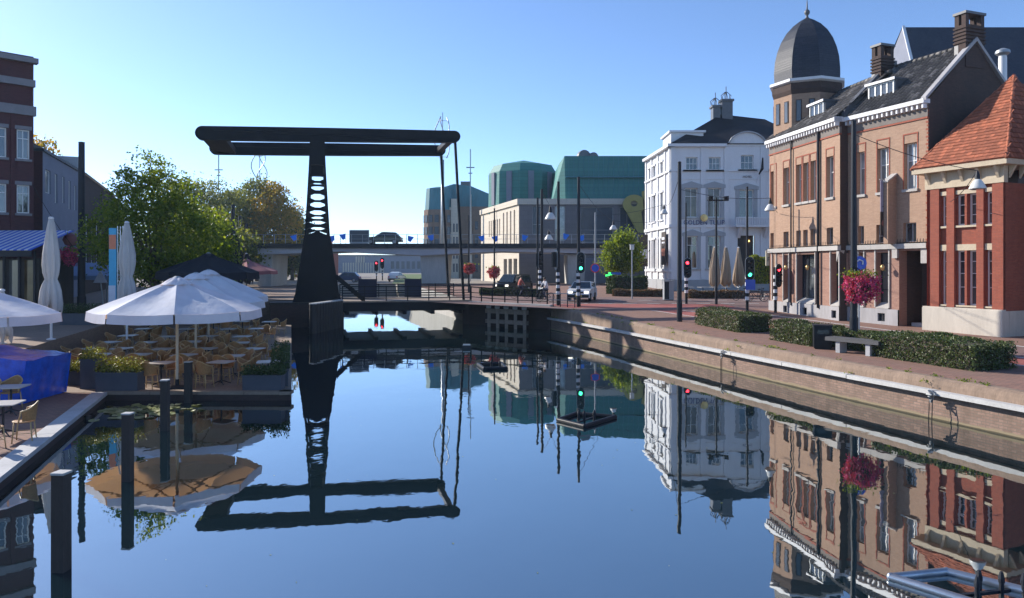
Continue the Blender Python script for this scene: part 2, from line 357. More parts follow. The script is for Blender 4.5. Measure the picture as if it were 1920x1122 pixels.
# ------------------------------------------------------------------ shared builders
def quads_mesh(name, P, mat):
    """P: (n,4,3) array of separate quads"""
    n = len(P); me = bpy.data.meshes.new(name)
    me.vertices.add(n*4); me.vertices.foreach_set('co', P.astype(np.float32).ravel())
    me.loops.add(n*4); me.loops.foreach_set('vertex_index', np.arange(n*4, dtype=np.int32))
    me.polygons.add(n); me.polygons.foreach_set('loop_start', np.arange(0, n*4, 4, dtype=np.int32)); me.polygons.foreach_set('loop_total', np.full(n, 4, np.int32))
    me.update(calc_edges=True); me.materials.append(mat); return me
def leaf_quads(rng, C, size, up=0.0, aspect=.6):
    n = len(C); d = rng.normal(size=(n,3)); d[:,2] -= up; d /= np.linalg.norm(d, axis=1)[:,None]
    e = rng.normal(size=(n,3)); a = np.cross(d, e); a /= np.linalg.norm(a, axis=1)[:,None]
    s = size * rng.uniform(.6, 1.3, size=(n,1)); nn = np.cross(d, a)
    fold = nn * s * .12
    return np.stack([C - d*s*.5, C + a*s*aspect*.5 + fold, C + d*s*.5, C - a*s*aspect*.5 + fold], axis=1)
def clump_points(rng, blobs, n_clumps, per, spread, shell=.55):
    out = []; vol = np.array([b[3]*b[4]*b[5] for b in blobs]) ** .75; vol /= vol.sum()
    for _ in range(n_clumps):
        b = blobs[rng.choice(len(blobs), p=vol)]
        d = rng.normal(size=3); d /= np.linalg.norm(d); r = shell + (1-shell) * rng.random() ** .7
        c = np.array(b[:3]) + d * np.array(b[3:6]) * r
        k = int(per * rng.uniform(.5, 1.5)); q = rng.normal(size=(k,3)) * spread * np.array([1,1,.7]) * rng.uniform(.6,1.3)
        out.append(c + q)
    return np.concatenate(out)
def tree(name, label, base, trunk_h, trunk_r, blobs, seed, mat, n_clumps=260, per=40, leaf=.16, spread=.35, group=None, limbs=7):
    rng = np.random.default_rng(seed)
    t = thing(name, label, 'tree', base, 0, group)
    mb = MB(); top = (rng.normal()*.15, rng.normal()*.15, trunk_h)
    mb.tube([(0,0,-.1), (0.03,0,trunk_h*.5), top], [trunk_r*1.25, trunk_r, trunk_r*.75], 10)
    mb.build('trunk', M['bark'], t, smooth=True)
    for i in range(limbs):
        b = blobs[i % len(blobs)]; d = rng.normal(size=3); d /= np.linalg.norm(d)
        e = np.array(b[:3]) + d*np.array(b[3:6])*.65; s0 = Vector(top) * (.7+.3*rng.random()); md = (s0 + Vector(e))/2 + Vector((0,0,.25))
        MB().tube([s0, md, e], [trunk_r*.5, trunk_r*.3, trunk_r*.1], 6).build('limb', M['bark'], t, smooth=True)
    C = clump_points(rng, blobs, n_clumps, per, spread)
    put('crown', quads_mesh('crown', leaf_quads(rng, C, leaf, .3), mat), t)
    return t
def text_mesh(body, size, mat, depth=.02, spacing=1.0):
    cu = bpy.data.curves.new('text', 'FONT'); cu.body = body; cu.size = size; cu.extrude = depth/2; cu.align_x = 'CENTER'; cu.align_y = 'CENTER'; cu.space_character = spacing; cu.resolution_u = 3
    ob = bpy.data.objects.new('text_tmp', cu); COL.objects.link(ob)
    dg = bpy.context.evaluated_depsgraph_get(); me = bpy.data.meshes.new_from_object(ob.evaluated_get(dg))
    bpy.data.objects.remove(ob); me.materials.clear(); me.materials.append(mat); return me
PANES = {}
def pane(parent, x0, x1, z0, z1, y, mat):
    w, h = round(x1-x0, 2), round(z1-z0, 2); k = (w, h, mat.name)
    if k not in PANES: PANES[k] = MB().box(-w/2, -.006, -h/2, w/2, .006, h/2).mesh('pane', mat)
    o = put('pane', PANES[k], parent, ((x0+x1)/2, y, (z0+z1)/2))
    o.rotation_euler = (random.uniform(-.012,.012), 0, random.uniform(-.012,.012)); return o
def window(parent, x0, x1, z0, z1, y, cols=1, rows=(), fw=.06, fmat='white_frame', gmat='glass', name='window', proud=.05, bar=.045):
    """frame mesh with its own bars; every light is a pane of its own"""
    w, h = x1-x0, z1-z0
    o = bpy.data.objects.new(name, None)
    mb = MB()
    mb.box(0,-proud,0,fw,.02,h); mb.box(w-fw,-proud,0,w,.02,h); mb.box(fw,-proud,0,w-fw,.02,fw); mb.box(fw,-proud,h-fw,w-fw,.02,h)
    xs = [fw] + [fw + (w-2*fw)*i/cols for i in range(1, cols)] + [w-fw]
    zz = [fw] + [h*r for r in rows] + [h-fw]
    for x in xs[1:-1]: mb.box(x-bar/2,-proud*.8,fw+.001,x+bar/2,.018,h-fw-.001)
    for z in zz[1:-1]:
        for xa, xb in zip(xs, xs[1:]):
            mb.box(xa+(bar/2 if xa>fw else 0)+.001,-proud*.85,z-bar/2,xb-(bar/2 if xb<w-fw else 0)-.001,.017,z+bar/2)
    o = mb.build(name, M[fmat], parent, (x0, y, z0))
    for xa, xb in zip(xs, xs[1:]):
        for za, zb in zip(zz, zz[1:]): pane(o, xa, xb, za, zb, 0, M[gmat])
    return o
def facade_frame(A, B):
    d = Vector((B[0]-A[0], B[1]-A[1])); W = d.length; d.normalize()
    return d, W, math.atan2(d.y, d.x)
class Fac:
    """a vertical facade from A (left as seen) to B; local x along it, y into the building, z absolute"""
    def __init__(s, A, B): s.A = A; s.d, s.W, s.rz = facade_frame(A, B); s.n = Vector((-s.d.y, s.d.x))
    def u(s, px):
        k = (px-960)/F; return (k*s.A[1]-s.A[0])/(s.d.x-k*s.d.y)
    def uo(s, px, v):
        k = (px-960)/F; ax, ay = s.A[0]+v*s.n.x, s.A[1]+v*s.n.y; return (k*ay-ax)/(s.d.x-k*s.d.y)
    def z(s, py, u): return gz(py, s.A[1]+u*s.d.y)
    def world(s, u, v, z=0): return (s.A[0]+u*s.d.x+v*s.n.x, s.A[1]+u*s.d.y+v*s.n.y, z)

M['frieze_dark'] = plain('frieze_dark', (.17,.145,.13), .8, .15, 2)
M['panel_navy'] = plain('panel_navy', (.012,.018,.045), .7, .15, 2, spec=.2)
M['bench_wood'] = plain('bench_wood', (.085,.085,.09), .7, .2, 5, bmp=.2)
def tile_variation(m, lo, hi):
    nt = m.node_tree; b = nt.nodes['Principled BSDF']; src = b.inputs['Base Color'].links[0].from_socket
    oi = N(nt, 'ShaderNodeObjectInfo'); nt.links.new(mixc(nt, 1.0, src, ramp(nt, oi.outputs['Random'], [(0,(lo,)*3),(.75,(1,)*3),(1,(hi,)*3)]), 'MULTIPLY'), b.inputs['Base Color'])
tile_variation(M['pantile'], .55, 2.4); tile_variation(M['redtile'], .68, 1.35)
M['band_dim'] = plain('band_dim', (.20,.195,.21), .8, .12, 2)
M['hotel_roof'] = plain('hotel_roof', (.022,.022,.028), .6, .2, 2, spec=.2)
# ================================================================== setting
def wxs(Y): return sum(wx(Y+d) for d in (-3,-1.5,0,1.5,3))/5 if Y < 46 else wx(Y)
def rx(Y):
    if Y <= 49.2: return wxs(Y)
    if Y <= 54: return 2.5 + (-3.1-2.5)*(Y-49.2)/4.8
    return -3.1 - .29*(Y-54)
def lx(Y): return -12.0 - .29*(Y-54)
def zl(Y): return 1.35 + .45*smooth(38, 54, Y)
struct(MB().poly((-60,-30,0),(40,-30,0),(40,130,0),(-60,130,0)).build('water', M['water']), 'calm dark blue canal water')
struct(MB().box(-60,-30,-2.2,40,130,-1.2).build('canal_bed', M['dirt']))
struct(MB().poly((-3000,96,1.9),(3000,96,1.9),(3000,4000,1.9),(-3000,4000,1.9)).build('ground', M['dirt']))
YS = [-10+2*i for i in range(54)]
def sheet(name, fa, fb, ys, dz, mat, cols=1):
    mb = MB()
    for ya, yb in zip(ys, ys[1:]):
        for c in range(cols):
            t0, t1 = c/cols, (c+1)/cols
            P = [(fa(y)+(fb(y)-fa(y))*t, y, zs(y)+dz) for y, t in ((ya,t0),(ya,t1),(yb,t1),(yb,t0))]
            mb.poly(*P)
    return mb.build(name, mat)
struct(sheet('promenade', lambda y: rx(y)+.32, lambda y: 300, YS, 0, M['pavers']), 'red brick paved quayside promenade')
SY = [-10+2*i for i in range(30)]
SY = [y for y in SY if y <= 46]
struct(sheet('cycle_path', lambda y: rx(y)+5.0, lambda y: rx(y)+6.7, SY, .004, M['red_asphalt']))
struct(sheet('road', lambda y: rx(y)+6.8, lambda y: rx(y)+9.8, SY, .005, M['road_brick']))
struct(MB().poly(*[(x,y,zs(y)+.004) for x,y in ((-6,53.6),(4,46.2),(18,47.2),(40,47.5),(60,60),(40,61),(12,58),(-4,61))]).build('crossroad', M['road_brick']))
struct(MB().poly(*[(x,y,zs(y)+.009) for x,y in ((3.6,47.8),(14.5,48.4),(14.5,51.2),(1.8,51.6))]).build('crossing_path', M['red_asphalt']))
for i, (a, b) in enumerate(((4.86,4.98),(6.7,6.8),(9.8,9.95))):
    struct(sheet('lane_marking', lambda y: rx(y)+a, lambda y: rx(y)+b, SY, .008, M['paint_line']))
for i in range(9):
    x = 2.6 + i*1.7; struct(MB().poly(*[(X,Y,zs(Y)+.014) for X,Y in ((x,51.75),(x+.95,51.72),(x+.95,51.9),(x,51.93))]).build('lane_marking', M['paint_line']))
for i in range(7):
    x = 1.5 + i*2.6; struct(MB().poly(*[(X,Y,zs(Y)+.014) for X,Y in ((x,55.2),(x+1.4,55.2),(x+1.4,55.38),(x,55.38))]).build('lane_marking', M['paint_line']))
# ---- quay wall of the lit bank
def quaymat():
    m = M['brick_quay']; nt = m.node_tree; b = nt.nodes['Principled BSDF']; src = b.inputs['Base Color'].links[0].from_socket
    tc = N(nt,'ShaderNodeTexCoord'); sp = N(nt,'ShaderNodeSeparateXYZ'); nt.links.new(tc.outputs['Object'], sp.inputs[0])
    nz = noise(nt, tc.outputs['Object'], 1.6, 5); ad = N(nt,'ShaderNodeMath',operation='MULTIPLY_ADD'); nt.links.new(nz, ad.inputs[0]); ad.inputs[1].default_value = -.16; nt.links.new(sp.outputs[2], ad.inputs[2])
    f = ramp(nt, ad.outputs[0], [(0.0,(.8,.8,.8)),(.035,(0,0,0))])
    c2 = mixc(nt, f, src, (.29,.235,.145))
    ad2 = N(nt,'ShaderNodeMath',operation='MULTIPLY_ADD'); nt.links.new(nz, ad2.inputs[0]); ad2.inputs[1].default_value = -.05; nt.links.new(sp.outputs[2], ad2.inputs[2])
    nt.links.new(mixc(nt, ramp(nt, ad2.outputs[0], [(0.0,(.85,.85,.85)),(.02,(0,0,0))]), c2, (.05,.045,.028)), b.inputs['Base Color'])
quaymat()
M['wall_top'] = plain('weathered_wall_top', (.235,.165,.12), .9, .3, 2.2, bmp=.4, streak=True)
qw = thing('quay_wall', 'long sunlit brick quay wall with a pale fender beam', 'wall')
qy = [-10+1.5*i for i in range(40) if -10+1.5*i < 49] + [49.2]
def off(y, d):   # point d metres into the bank
    return (rx(y)+d*.96, y+d*.28)
def strip(mb, prof):
    for ya, yb in zip(qy, qy[1:]):
        for (d0,z0),(d1,z1) in zip(prof, prof[1:]):
            z = lambda q, y: q(y) if callable(q) else q
            a, b, c, d = off(ya,d0), off(yb,d0), off(yb,d1), off(ya,d1)
            mb.poly((*b,z(z0,yb)),(*a,z(z0,ya)),(*d,z(z1,ya)),(*c,z(z1,yb)))
mb = MB(); strip(mb, [(0,-1.2),(0,.74)]); mb.build('brick_wall', M['brick_quay'], qw)
mb = MB(); strip(mb, [(0,.74),(.03,.80),(.05,lambda y: zs(y)-.16),(.10,lambda y: zs(y)-.05),(.2,lambda y: zs(y)+.004),(.42,lambda y: zs(y)+.006)]); mb.build('wall_top', M['wall_top'], qw, smooth=40)
for ya, yb in zip(qy[::2], qy[2::2]):
    a, b = off(ya+.015,-.1), off(yb-.015,-.1)
    MB().bar((*a,.755+random.uniform(-.006,.006)), (*b,.755+random.uniform(-.006,.006)), .24, .115).build('fender_beam', M['rail_grey'], qw)
# ---- left bank
TF = 23.0
def bank(y): return -.296*y
def back(y): return -.296*y - 9.0
tp = [(-12.6,TF),(-6.81,TF),(bank(50),50),(back(50),50),(back(TF),TF)]
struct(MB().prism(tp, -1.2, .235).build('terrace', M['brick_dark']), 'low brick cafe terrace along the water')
TG = thing('terrace_paving', 'sandy square pavers under the cafe chairs', 'paving'); 
del TG['category']; TG['kind'] = 'structure'
MB().poly(*[(x,y,.25) for x,y in tp]).build('paving', M['terrace'], TG)
for (xa,ya),(xb,yb) in (((-12.6,TF),(-6.81,TF)),((-6.81,TF),(bank(50),50))):
    n = int(math.hypot(xb-xa,yb-ya)/1.2)
    for i in range(n):
        t0, t1 = (i+.006)/n, (i+1-.006)/n; d = Vector((xb-xa,yb-ya)).normalized(); m = Vector((-d.y,d.x))*.16
        MB().bar((xa+(xb-xa)*t0+m.x,ya+(yb-ya)*t0+m.y,.235),(xa+(xb-xa)*t1+m.x,ya+(yb-ya)*t1+m.y,.235),.36,.1).build('edge_stone', M['timber_grey'], TG)
q0, q1, q2 = (-12.5,22.99), (-9.3,13.4), (-5.2,1.0)
near = [(-60,-10),(-2,-10),q2,q1,q0,(-60,22.99)]
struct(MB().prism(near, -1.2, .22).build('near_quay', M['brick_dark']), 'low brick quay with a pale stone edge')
NQ = thing('quay_paving', 'brown brick paving of the near quay', 'paving'); del NQ['category']; NQ['kind'] = 'structure'
MB().poly(*[(x,y,.24) for x,y in near]).build('paving', M['pavers'], NQ)
for (A, B) in ((q2,q1),(q1,q0)):
    n = int(math.hypot(B[0]-A[0],B[1]-A[1])/1.0); d = Vector((B[0]-A[0],B[1]-A[1])).normalized(); m = Vector((-d.y,d.x))*.17
    for i in range(n):
        t0, t1 = (i+.008)/n, (i+1-.008)/n
        MB().bar((A[0]+(B[0]-A[0])*t0+m.x,A[1]+(B[1]-A[1])*t0+m.y,.225+random.uniform(-.004,.004)),(A[0]+(B[0]-A[0])*t1+m.x,A[1]+(B[1]-A[1])*t1+m.y,.225),.42,.1).build('coping_stone', M['granite'], NQ)
lys = [TF-.6+2*i for i in range(36)] + [96]
mb = MB()
def lb(y): return back(y) if y < 50 else (lx(y) if y > 55 else back(50)+(lx(55)-back(50))*(y-50)/5)
for ya, yb in zip(lys, lys[1:]):
    mb.poly((-300,ya,zl(ya)),(lb(ya),ya,zl(ya)),(lb(yb),yb,zl(yb)),(-300,yb,zl(yb)))
    mb.poly((lb(ya),ya,-1.2),(lb(yb),yb,-1.2),(lb(yb),yb,zl(yb)),(lb(ya),ya,zl(ya)))
mb.poly((-300,lys[0],-1),(lb(lys[0]),lys[0],-1),(lb(lys[0]),lys[0],zl(lys[0])),(-300,lys[0],zl(lys[0])))
struct(mb.build('street', M['brick_brown']), 'raised street behind the cafe terrace')
mb = MB()   # banks beyond the bridge
for ya, yb in zip(range(54,96,3), range(57,99,3)):
    mb.poly((rx(ya)+.32,ya,-1.2),(rx(ya)+.32,ya,zs(ya)+.001),(rx(yb)+.32,yb,zs(yb)+.001),(rx(yb)+.32,yb,-1.2))
mb.poly((-60,96,-1.2),(20,96,-1.2),(20,96,1.9),(-60,96,1.9))
struct(mb.build('canal_bank', M['concrete']))
for i, (a, b) in enumerate(((-3.0,-3.5),(-5.6,-6.2))):
    pass

# weeds in the joints along the quay edge
_r = np.random.default_rng(77); _c = []
for i in range(70):
    y = _r.uniform(12, 49); d = _r.choice([.30,.36,-.02], p=[.45,.3,.25]); x0, y0 = off(y, d); z0 = zs(y) if d > .1 else _r.choice([.83, zs(y)-.12])
    k = int(_r.integers(8, 26)); q = _r.normal(size=(k,3))*np.array([.06,.10,.05])*_r.uniform(.5,1.2); q[:,2] = np.abs(q[:,2]); _c.append(q+np.array([x0,y0,z0]))
struct(put('weeds', quads_mesh('weeds', leaf_quads(_r, np.concatenate(_c), .06, -.6), M['leaf'])), 'tufts of weeds in the quay joints', 'stuff')
# ================================================================== brick corner building on the lit bank
A0, A1 = (15.93,46.2), (17.0,38.7)
B0, B1 = (17.5,38.9), (19.2,34.45)
bl, br = Fac(A0, A1), Fac(B0, B1)
ZE = 11.62
bb = thing('corner_building', 'orange brick corner building with slate domed turret and dark tiled roof', 'building')
def seg(fc):
    e = bpy.data.objects.new('facade', None); COL.objects.link(e); e.parent = bb; e.location = (fc.A[0], fc.A[1], 0); e.rotation_euler = (0,0,fc.rz); return e
pl, pr = seg(bl), seg(br)
UPZ, UPT, MZ0, MZ1 = 7.82, 10.0, 5.32, 6.22
def holes(fc, pxs, z0, z1): return [(fc.u(a), fc.u(b), z0, z1) for a, b in pxs]
upL = [(1445,1455.5),(1469,1480),(1493,1503.3),(1506.3,1516.8),(1520,1530.5),(1549.5,1563.5)]
meL = [(1444.5,1453.5),(1469,1478.5),(1493,1501.5),(1506,1514.5),(1519.5,1528.5),(1550,1562)]
gfL = [(1448,1455),(1469,1478.5),(1494,1528),(1557.5,1573)]
upR = [(1607,1622),(1645,1667),(1695,1720)]
meR = [(1609,1620),(1643,1665),(1693.5,1718)]
gfR = [(1610,1619),(1642,1666)]
def facade(fc, par, up, me, gf, W, entrance=None):
    hu = holes(fc, up, UPZ, UPT); hm = holes(fc, me, MZ0, MZ1); hg = holes(fc, gf, 2.12, 4.85)
    mb = MB(); mb.wall(0, W, 5.3, ZE, hu + hm, 0, .32); mb.build('upper_wall', M['brick_orange'], par)
    he = [entrance] if entrance else []
    mb = MB(); mb.wall(0, W, 2.05, 4.98, hg + [(e[0],e[1],1.0,4.9) for e in he], .03, .5); mb.build('lower_wall', M['brick_pink'], par)
    mb = MB(); x = 0
    hb = [((a+b)/2-.22,(a+b)/2+.22,1.45,1.85) for a,b,_,_ in hg if b-a > .5]
    mb.wall(0, entrance[0] if entrance else W, .8, 2.06, hb, -.06, .2)
    mb.poly((0,-.06,2.06),(entrance[0] if entrance else W,-.06,2.06),(entrance[0] if entrance else W,.03,2.06),(0,.03,2.06))
    mb.build('plinth', M['plinth'], par)
    if entrance: MB().wall(entrance[1], W, .8, 2.06, (), -.06, .2).build('plinth', M['plinth'], par)
    for a,b,c,d in hb: window(par, a, b, c, d, .1, 2, (), .04, 'dark_metal', 'glass', 'cellar_window')
    # stone ledge with little iron spikes
    n = max(2, int(W/1.3))
    for i in range(n):
        MB().box(W*i/n+.004,-.14,5.0,W*(i+1)/n-.004,.05,5.24).build('ledge_stone', M['stone'], par)
    sp = MB()
    for i in range(int(W/.16)): sp.box(.08+i*.16,-.07,5.24,.095+i*.16,-.055,5.46)
    o = sp.build('ledge_spikes', M['dark_metal'], par); o['kind'] = 'stuff'
    for i,(a,b,c,d) in enumerate(hu):
        window(par, a, b, c, d, .26, 2 if (b-a) > .55 else 1, (.62,), .05, gmat='glass_pale' if len(hu)==3 or i in (1,5) else 'glass')
        MB().box(a-.06,-.09,c-.13,b+.06,.1,c-.001).build('window_sill', M['stone'], par)
        rt = MB(); rt.box(a-.05,-.025,d+.40,b+.05,.02,d+.46); rt.box(a-.05,-.025,d,a-.0,.02,d+.399); rt.box(b,-.025,d,b+.05,.02,d+.399); rt.box(a-.05,-.02,c,a-.001,.012,d-.001); rt.box(b+.001,-.02,c,b+.05,.012,d-.001)
        rt.build('window_surround', M['red_trim'], par)
    for a,b,c,d in hm: window(par, a, b, c, d, .24, 2 if b-a > .45 else 1, (), .04, 'grey_paint', 'glass')
    for i,(a,b,c,d) in enumerate(hg):
        window(par, a, b, c+.1, d, .4, 3 if b-a > 1.2 else 1, (.3,) if b-a < 1.2 else (), .06, 'dark_metal', 'glass')
        MB().extr([(a+.003,.36,c+.2),(a+.003,-.02,c-.05),(a+.003,-.02,c+.0),(a+.003,.36,c+.25)],(b-a-.006,0,0)).build('window_sill', M['stone'], par)
        for x in (a,b): MB().box(x-.07 if x==a else x+.001,-.03,c,x-.001 if x==a else x+.07,.1,4.97).build('window_jamb', M['stone'], par)
    # cornice: grey frieze, red line, white gutter with blocks
    MB().box(0,-.05,ZE-.62,W,.1,ZE-.54).build('frieze_moulding', M['red_trim'], par)
    MB().box(0,-.03,ZE-.53,W,.1,ZE-.2).build('frieze', M['frieze_dark'], par)
    MB().box(-.02,-.32,ZE+.07,W+.02,.1,ZE+.27).build('gutter', M['white'], par)
    n = int(W/.27)
    me_ = None
    for i in range(n):
        o = put('gutter_bracket', DENT, par, (.1+i*(W-.2)/(n-1), 0, ZE-.19))
DENT = MB().box(-.045,-.25,.04,.045,.08,.255).mesh('gutter_bracket', M['white'])
ent = (br.u(1685), br.u(1739), 1.0, 4.9)
facade(bl, pl, upL, meL, gfL, bl.W)
facade(br, pr, upR, meR, gfR, br.W, ent)
# recessed entrance
eb = MB(); a, b = ent[0], ent[1]
eb.poly((a,1.5,1.0),(b,1.5,1.0),(b,1.5,4.9),(a,1.5,4.9)); eb.poly((a,.53,1.0),(a,.53,4.9),(a,1.5,4.9),(a,1.5,1.0)); eb.poly((b,.53,1.0),(b,1.5,1.0),(b,1.5,4.9),(b,.53,4.9)); eb.poly((a,.53,4.9),(b,.53,4.9),(b,1.5,4.9),(a,1.5,4.9))
eb.build('entrance_recess', M['brick_shaded'], pr)
MB().box(a+.35,1.4,1.3,b-.4,1.47,3.6).build('door', M['black'], pr)
MB().box(a+.2,.6,1.0,b-.05,1.38,1.45).build('door_step', M['stone'], pr)
MB().box(b-.34,-.03,4.3,b-.02,.5,4.98).build('corbel', M['stone'], pr); MB().box(a-.3,-.11,4.55,a+.0,.0,4.99).build('corbel', M['stone'], pr)
window(pr, b-.36, b-.1, 3.75, 4.2, .52, 1, (), .05, 'red_trim')
# return wall where the two facades step, end walls, gable
v = br.world(0,0); dd = bl.W
ret = MB(); P0 = bl.world(bl.W,0); P1 = br.world(0,.02); P1b = br.world(0,.6)
ret.poly((P0[0],P0[1],.8),(P1b[0],P1b[1],.8),(P1b[0],P1b[1],ZE+.3),(P0[0],P0[1],ZE+.3)); ret.build('return_wall', M['brick_shaded'], bb)
MB().extr([(*bl.world(bl.W+.02,-.34)[:2],ZE+.05),(*br.world(-.0,-.34)[:2],ZE+.05),(*br.world(0,.1)[:2],ZE+.05),(*bl.world(bl.W+.02,.1)[:2],ZE+.05)],(0,0,.25)).build('gutter', M['white'], bb)
MB().extr([(*bl.world(bl.W-.25,-.05)[:2],4.4),(*bl.world(bl.W+.02,-.05)[:2],4.99),(*bl.world(bl.W-.25,-.05)[:2],4.99)],(bl.n.x*.3,bl.n.y*.3,0)).build('corbel', M['stone'], bb)
RV, RZ = 3.0, 14.75     # ridge position and height
DEP = 6.0
g = MB(); W = br.W
g.poly((W,0,.8),(W,DEP,.8),(W,DEP,ZE+.2),(W,RV,RZ+.1),(W,0,ZE+.2))
g.build('gable_wall', M['brick_shaded'], pr)
g = MB(); g.poly((0,DEP,.8),(W,DEP,.8),(W,DEP,ZE),(0,DEP,ZE)); g.build('rear_wall', M['brick_shaded'], pr)
g = MB(); g.poly((0,0,.8),(0,DEP,.8),(0,DEP,ZE),(0,RV,RZ),(0,0,ZE)); g.poly((0,DEP,.8),(bl.W,DEP,.8),(bl.W,DEP,ZE),(0,DEP,ZE)); g.build('rear_wall', M['brick_shaded'], pl)
# toothed light quoins at the near corner and stone verge
for i in range(36): MB().box(W-.12+(.05 if i%2 else 0),-.012,5.35+i*.17,W+.014,.05,5.35+i*.17+.085).build('quoin', M['red_trim'], pr)
MB().extr([(W-.14,-.3,ZE+.33),(W-.14,-.3,ZE+.18),(W-.14,RV,RZ+.1),(W-.14,RV,RZ+.3)],(.28,0,0)).build('verge', M['plinth'], pr)
MB().extr([(W-.14,DEP+.2,ZE+.3),(W-.14,DEP+.2,ZE+.15),(W-.14,RV,RZ+.1),(W-.14,RV,RZ+.3)],(.28,0,0)).build('verge', M['plinth'], pr)
# ---- tiled roofs: each pantile is a piece of its own
def tile_mesh(name, w, l, mat, wave=.035, n=5, th=.018):
    mb = MB(); top = []; bot = []
    for j, yy in enumerate((0, l)):
        for i in range(n+1):
            x = -w/2*1.06 + w*1.06*i/n; z = wave*math.sin(2*math.pi*i/n*.95+.3) + (.03 if j == 0 else 0.0)
            top.append((x, yy, z+th)); 
    f = [(i, i+1, n+1+i+1, n+1+i) for i in range(n)]
    front = [(x, y-.001, z-th-.012) for x,y,z in top[:n+1]]
    f += [(2*(n+1)+i, 2*(n+1)+i+1, i+1, i) for i in range(n)]
    mb.add(top + front, f); return mb.mesh(name, mat)
def tiles(parent, poly, tw, tl, me, name='roof_tile', jit=.012, skip=()):
    """lay tiles on the plane of poly (first edge = eave, left to right seen from outside), clipped to it"""
    p = [Vector(q) for q in poly]; ux = (p[1]-p[0]).normalized(); nn = ux.cross(p[2]-p[0]).normalized(); uy = nn.cross(ux)
    q2 = [((a-p[0]).dot(ux), (a-p[0]).dot(uy)) for a in p]
    def inside(x, y, c=False):
        for i in range(len(q2)):
            (xa,ya),(xb,yb) = q2[i], q2[(i+1)%len(q2)]
            if (xb-xa)*(y-ya)-(yb-ya)*(x-xa) < 0: return False
        return True
    xs = [a for a,_ in q2]; H = max(b for _,b in q2); n = int((max(xs)-min(xs))/tw)+2; r = int(H/tl)+1; k = 0
    rot = Matrix((ux,uy,nn)).transposed()
    for j in range(r):
        for i in range(n):
            x = min(xs)+(i+.5)*tw; y = j*tl
            if not inside(x, y+tl*.5): continue
            if any(s(x,y) for s in skip): continue
            o = bpy.data.objects.new(name, me); COL.objects.link(o); o.parent = parent
            o.matrix_local = Matrix.Translation(p[0]+ux*x+uy*y+nn*random.uniform(0,jit)) @ (rot @ Matrix.Rotation(random.uniform(-.02,.02),3,'Z')).to_4x4(); k += 1
    return k
PT = tile_mesh('roof_tile', .24, .36, M['pantile'])
rf = MB().poly((-.0,-.28,ZE+.25),(br.W-.14,-.28,ZE+.25),(br.W-.14,RV,RZ),(0,RV,RZ)); rf.poly((0,RV,RZ),(br.W-.14,RV,RZ),(br.W-.14,DEP+.1,ZE+.2),(0,DEP+.1,ZE+.2))
rr = rf.build('roof', M['pantile'], pr)
slope = math.hypot(RV+.28, RZ-ZE-.25)
tiles(rr, [(0,-.28,ZE+.27),(br.W-.14,-.28,ZE+.27),(br.W-.14,RV,RZ+.02),(0,RV,RZ+.02)], .25, .33, PT)
RZL = 14.35; RVL = 2.85
rf = MB().poly((0,-.28,ZE+.25),(bl.W,-.28,ZE+.25),(bl.W,RVL,RZL),(0,RVL,RZL)); rf.poly((0,RVL,RZL),(bl.W,RVL,RZL),(bl.W,DEP,ZE+.2),(0,DEP,ZE+.2))
rl = rf.build('roof', M['pantile'], pl)
tiles(rl, [(0,-.28,ZE+.27),(bl.W,-.28,ZE+.27),(bl.W,RVL,RZL+.02),(0,RVL,RZL+.02)], .27, .36, PT)
for i in range(14): MB().tube([(i*.345,RV,RZ+.0),(i*.345+.34,RV,RZ+.03)], .13, 8).build('ridge_tile', M['pantile'], rr, smooth=True)
for i in range(22): MB().tube([(i*.345,RVL,RZL+.0),(i*.345+.34,RVL,RZL+.03)], .13, 8).build('ridge_tile', M['pantile'], rl, smooth=True)
# parapet between the two roofs
pp = MB().extr([(-.15,-.35,ZE+.3),(-.15,-.35,ZE+.62),(-.15,RV-.1,RZ+.42),(-.15,RV+.3,RZ+.42),(-.15,RV+.3,ZE+.3)],(.26,0,0)).build('parapet', M['lead'], pr)
# dormers
def dormer(par, x0, x1, zb, zt, y0, depth, cols):
    d = MB(); d.box(x0-.08,y0+.02,zb,x1+.08,y0+depth,zt).build('dormer', M['lead'], par)
    dd = par.children[-1] if False else None
    window(par, x0, x1, zb+.06, zt-.02, y0, cols, (), .07, 'white_frame', 'glass', 'dormer_window', .04, .09)
    MB().box(x0-.12,y0-.12,zt,x1+.12,y0+depth,zt+.1).build('dormer_roof', M['lead'], par); MB().box(x0-.14,y0-.15,zt-.02,x1+.14,y0-.121,zt+.11).build('dormer_fascia', M['white'], par)
    MB().box(x0-.12,y0-.1,zb-.06,x1+.12,y0+.05,zb+.04).build('dormer_sill', M['white_frame'], par)
uL0, uL1 = bl.uo(1519,.75), bl.uo(1545,.75); dormer(pl, uL0, uL1, 12.55, 13.35, .75, 1.6, 3)
uR0, uR1 = br.uo(1629,.75), br.uo(1677,.75); dormer(pr, uR0, uR1, 12.6, 13.45, .75, 1.5, 4)
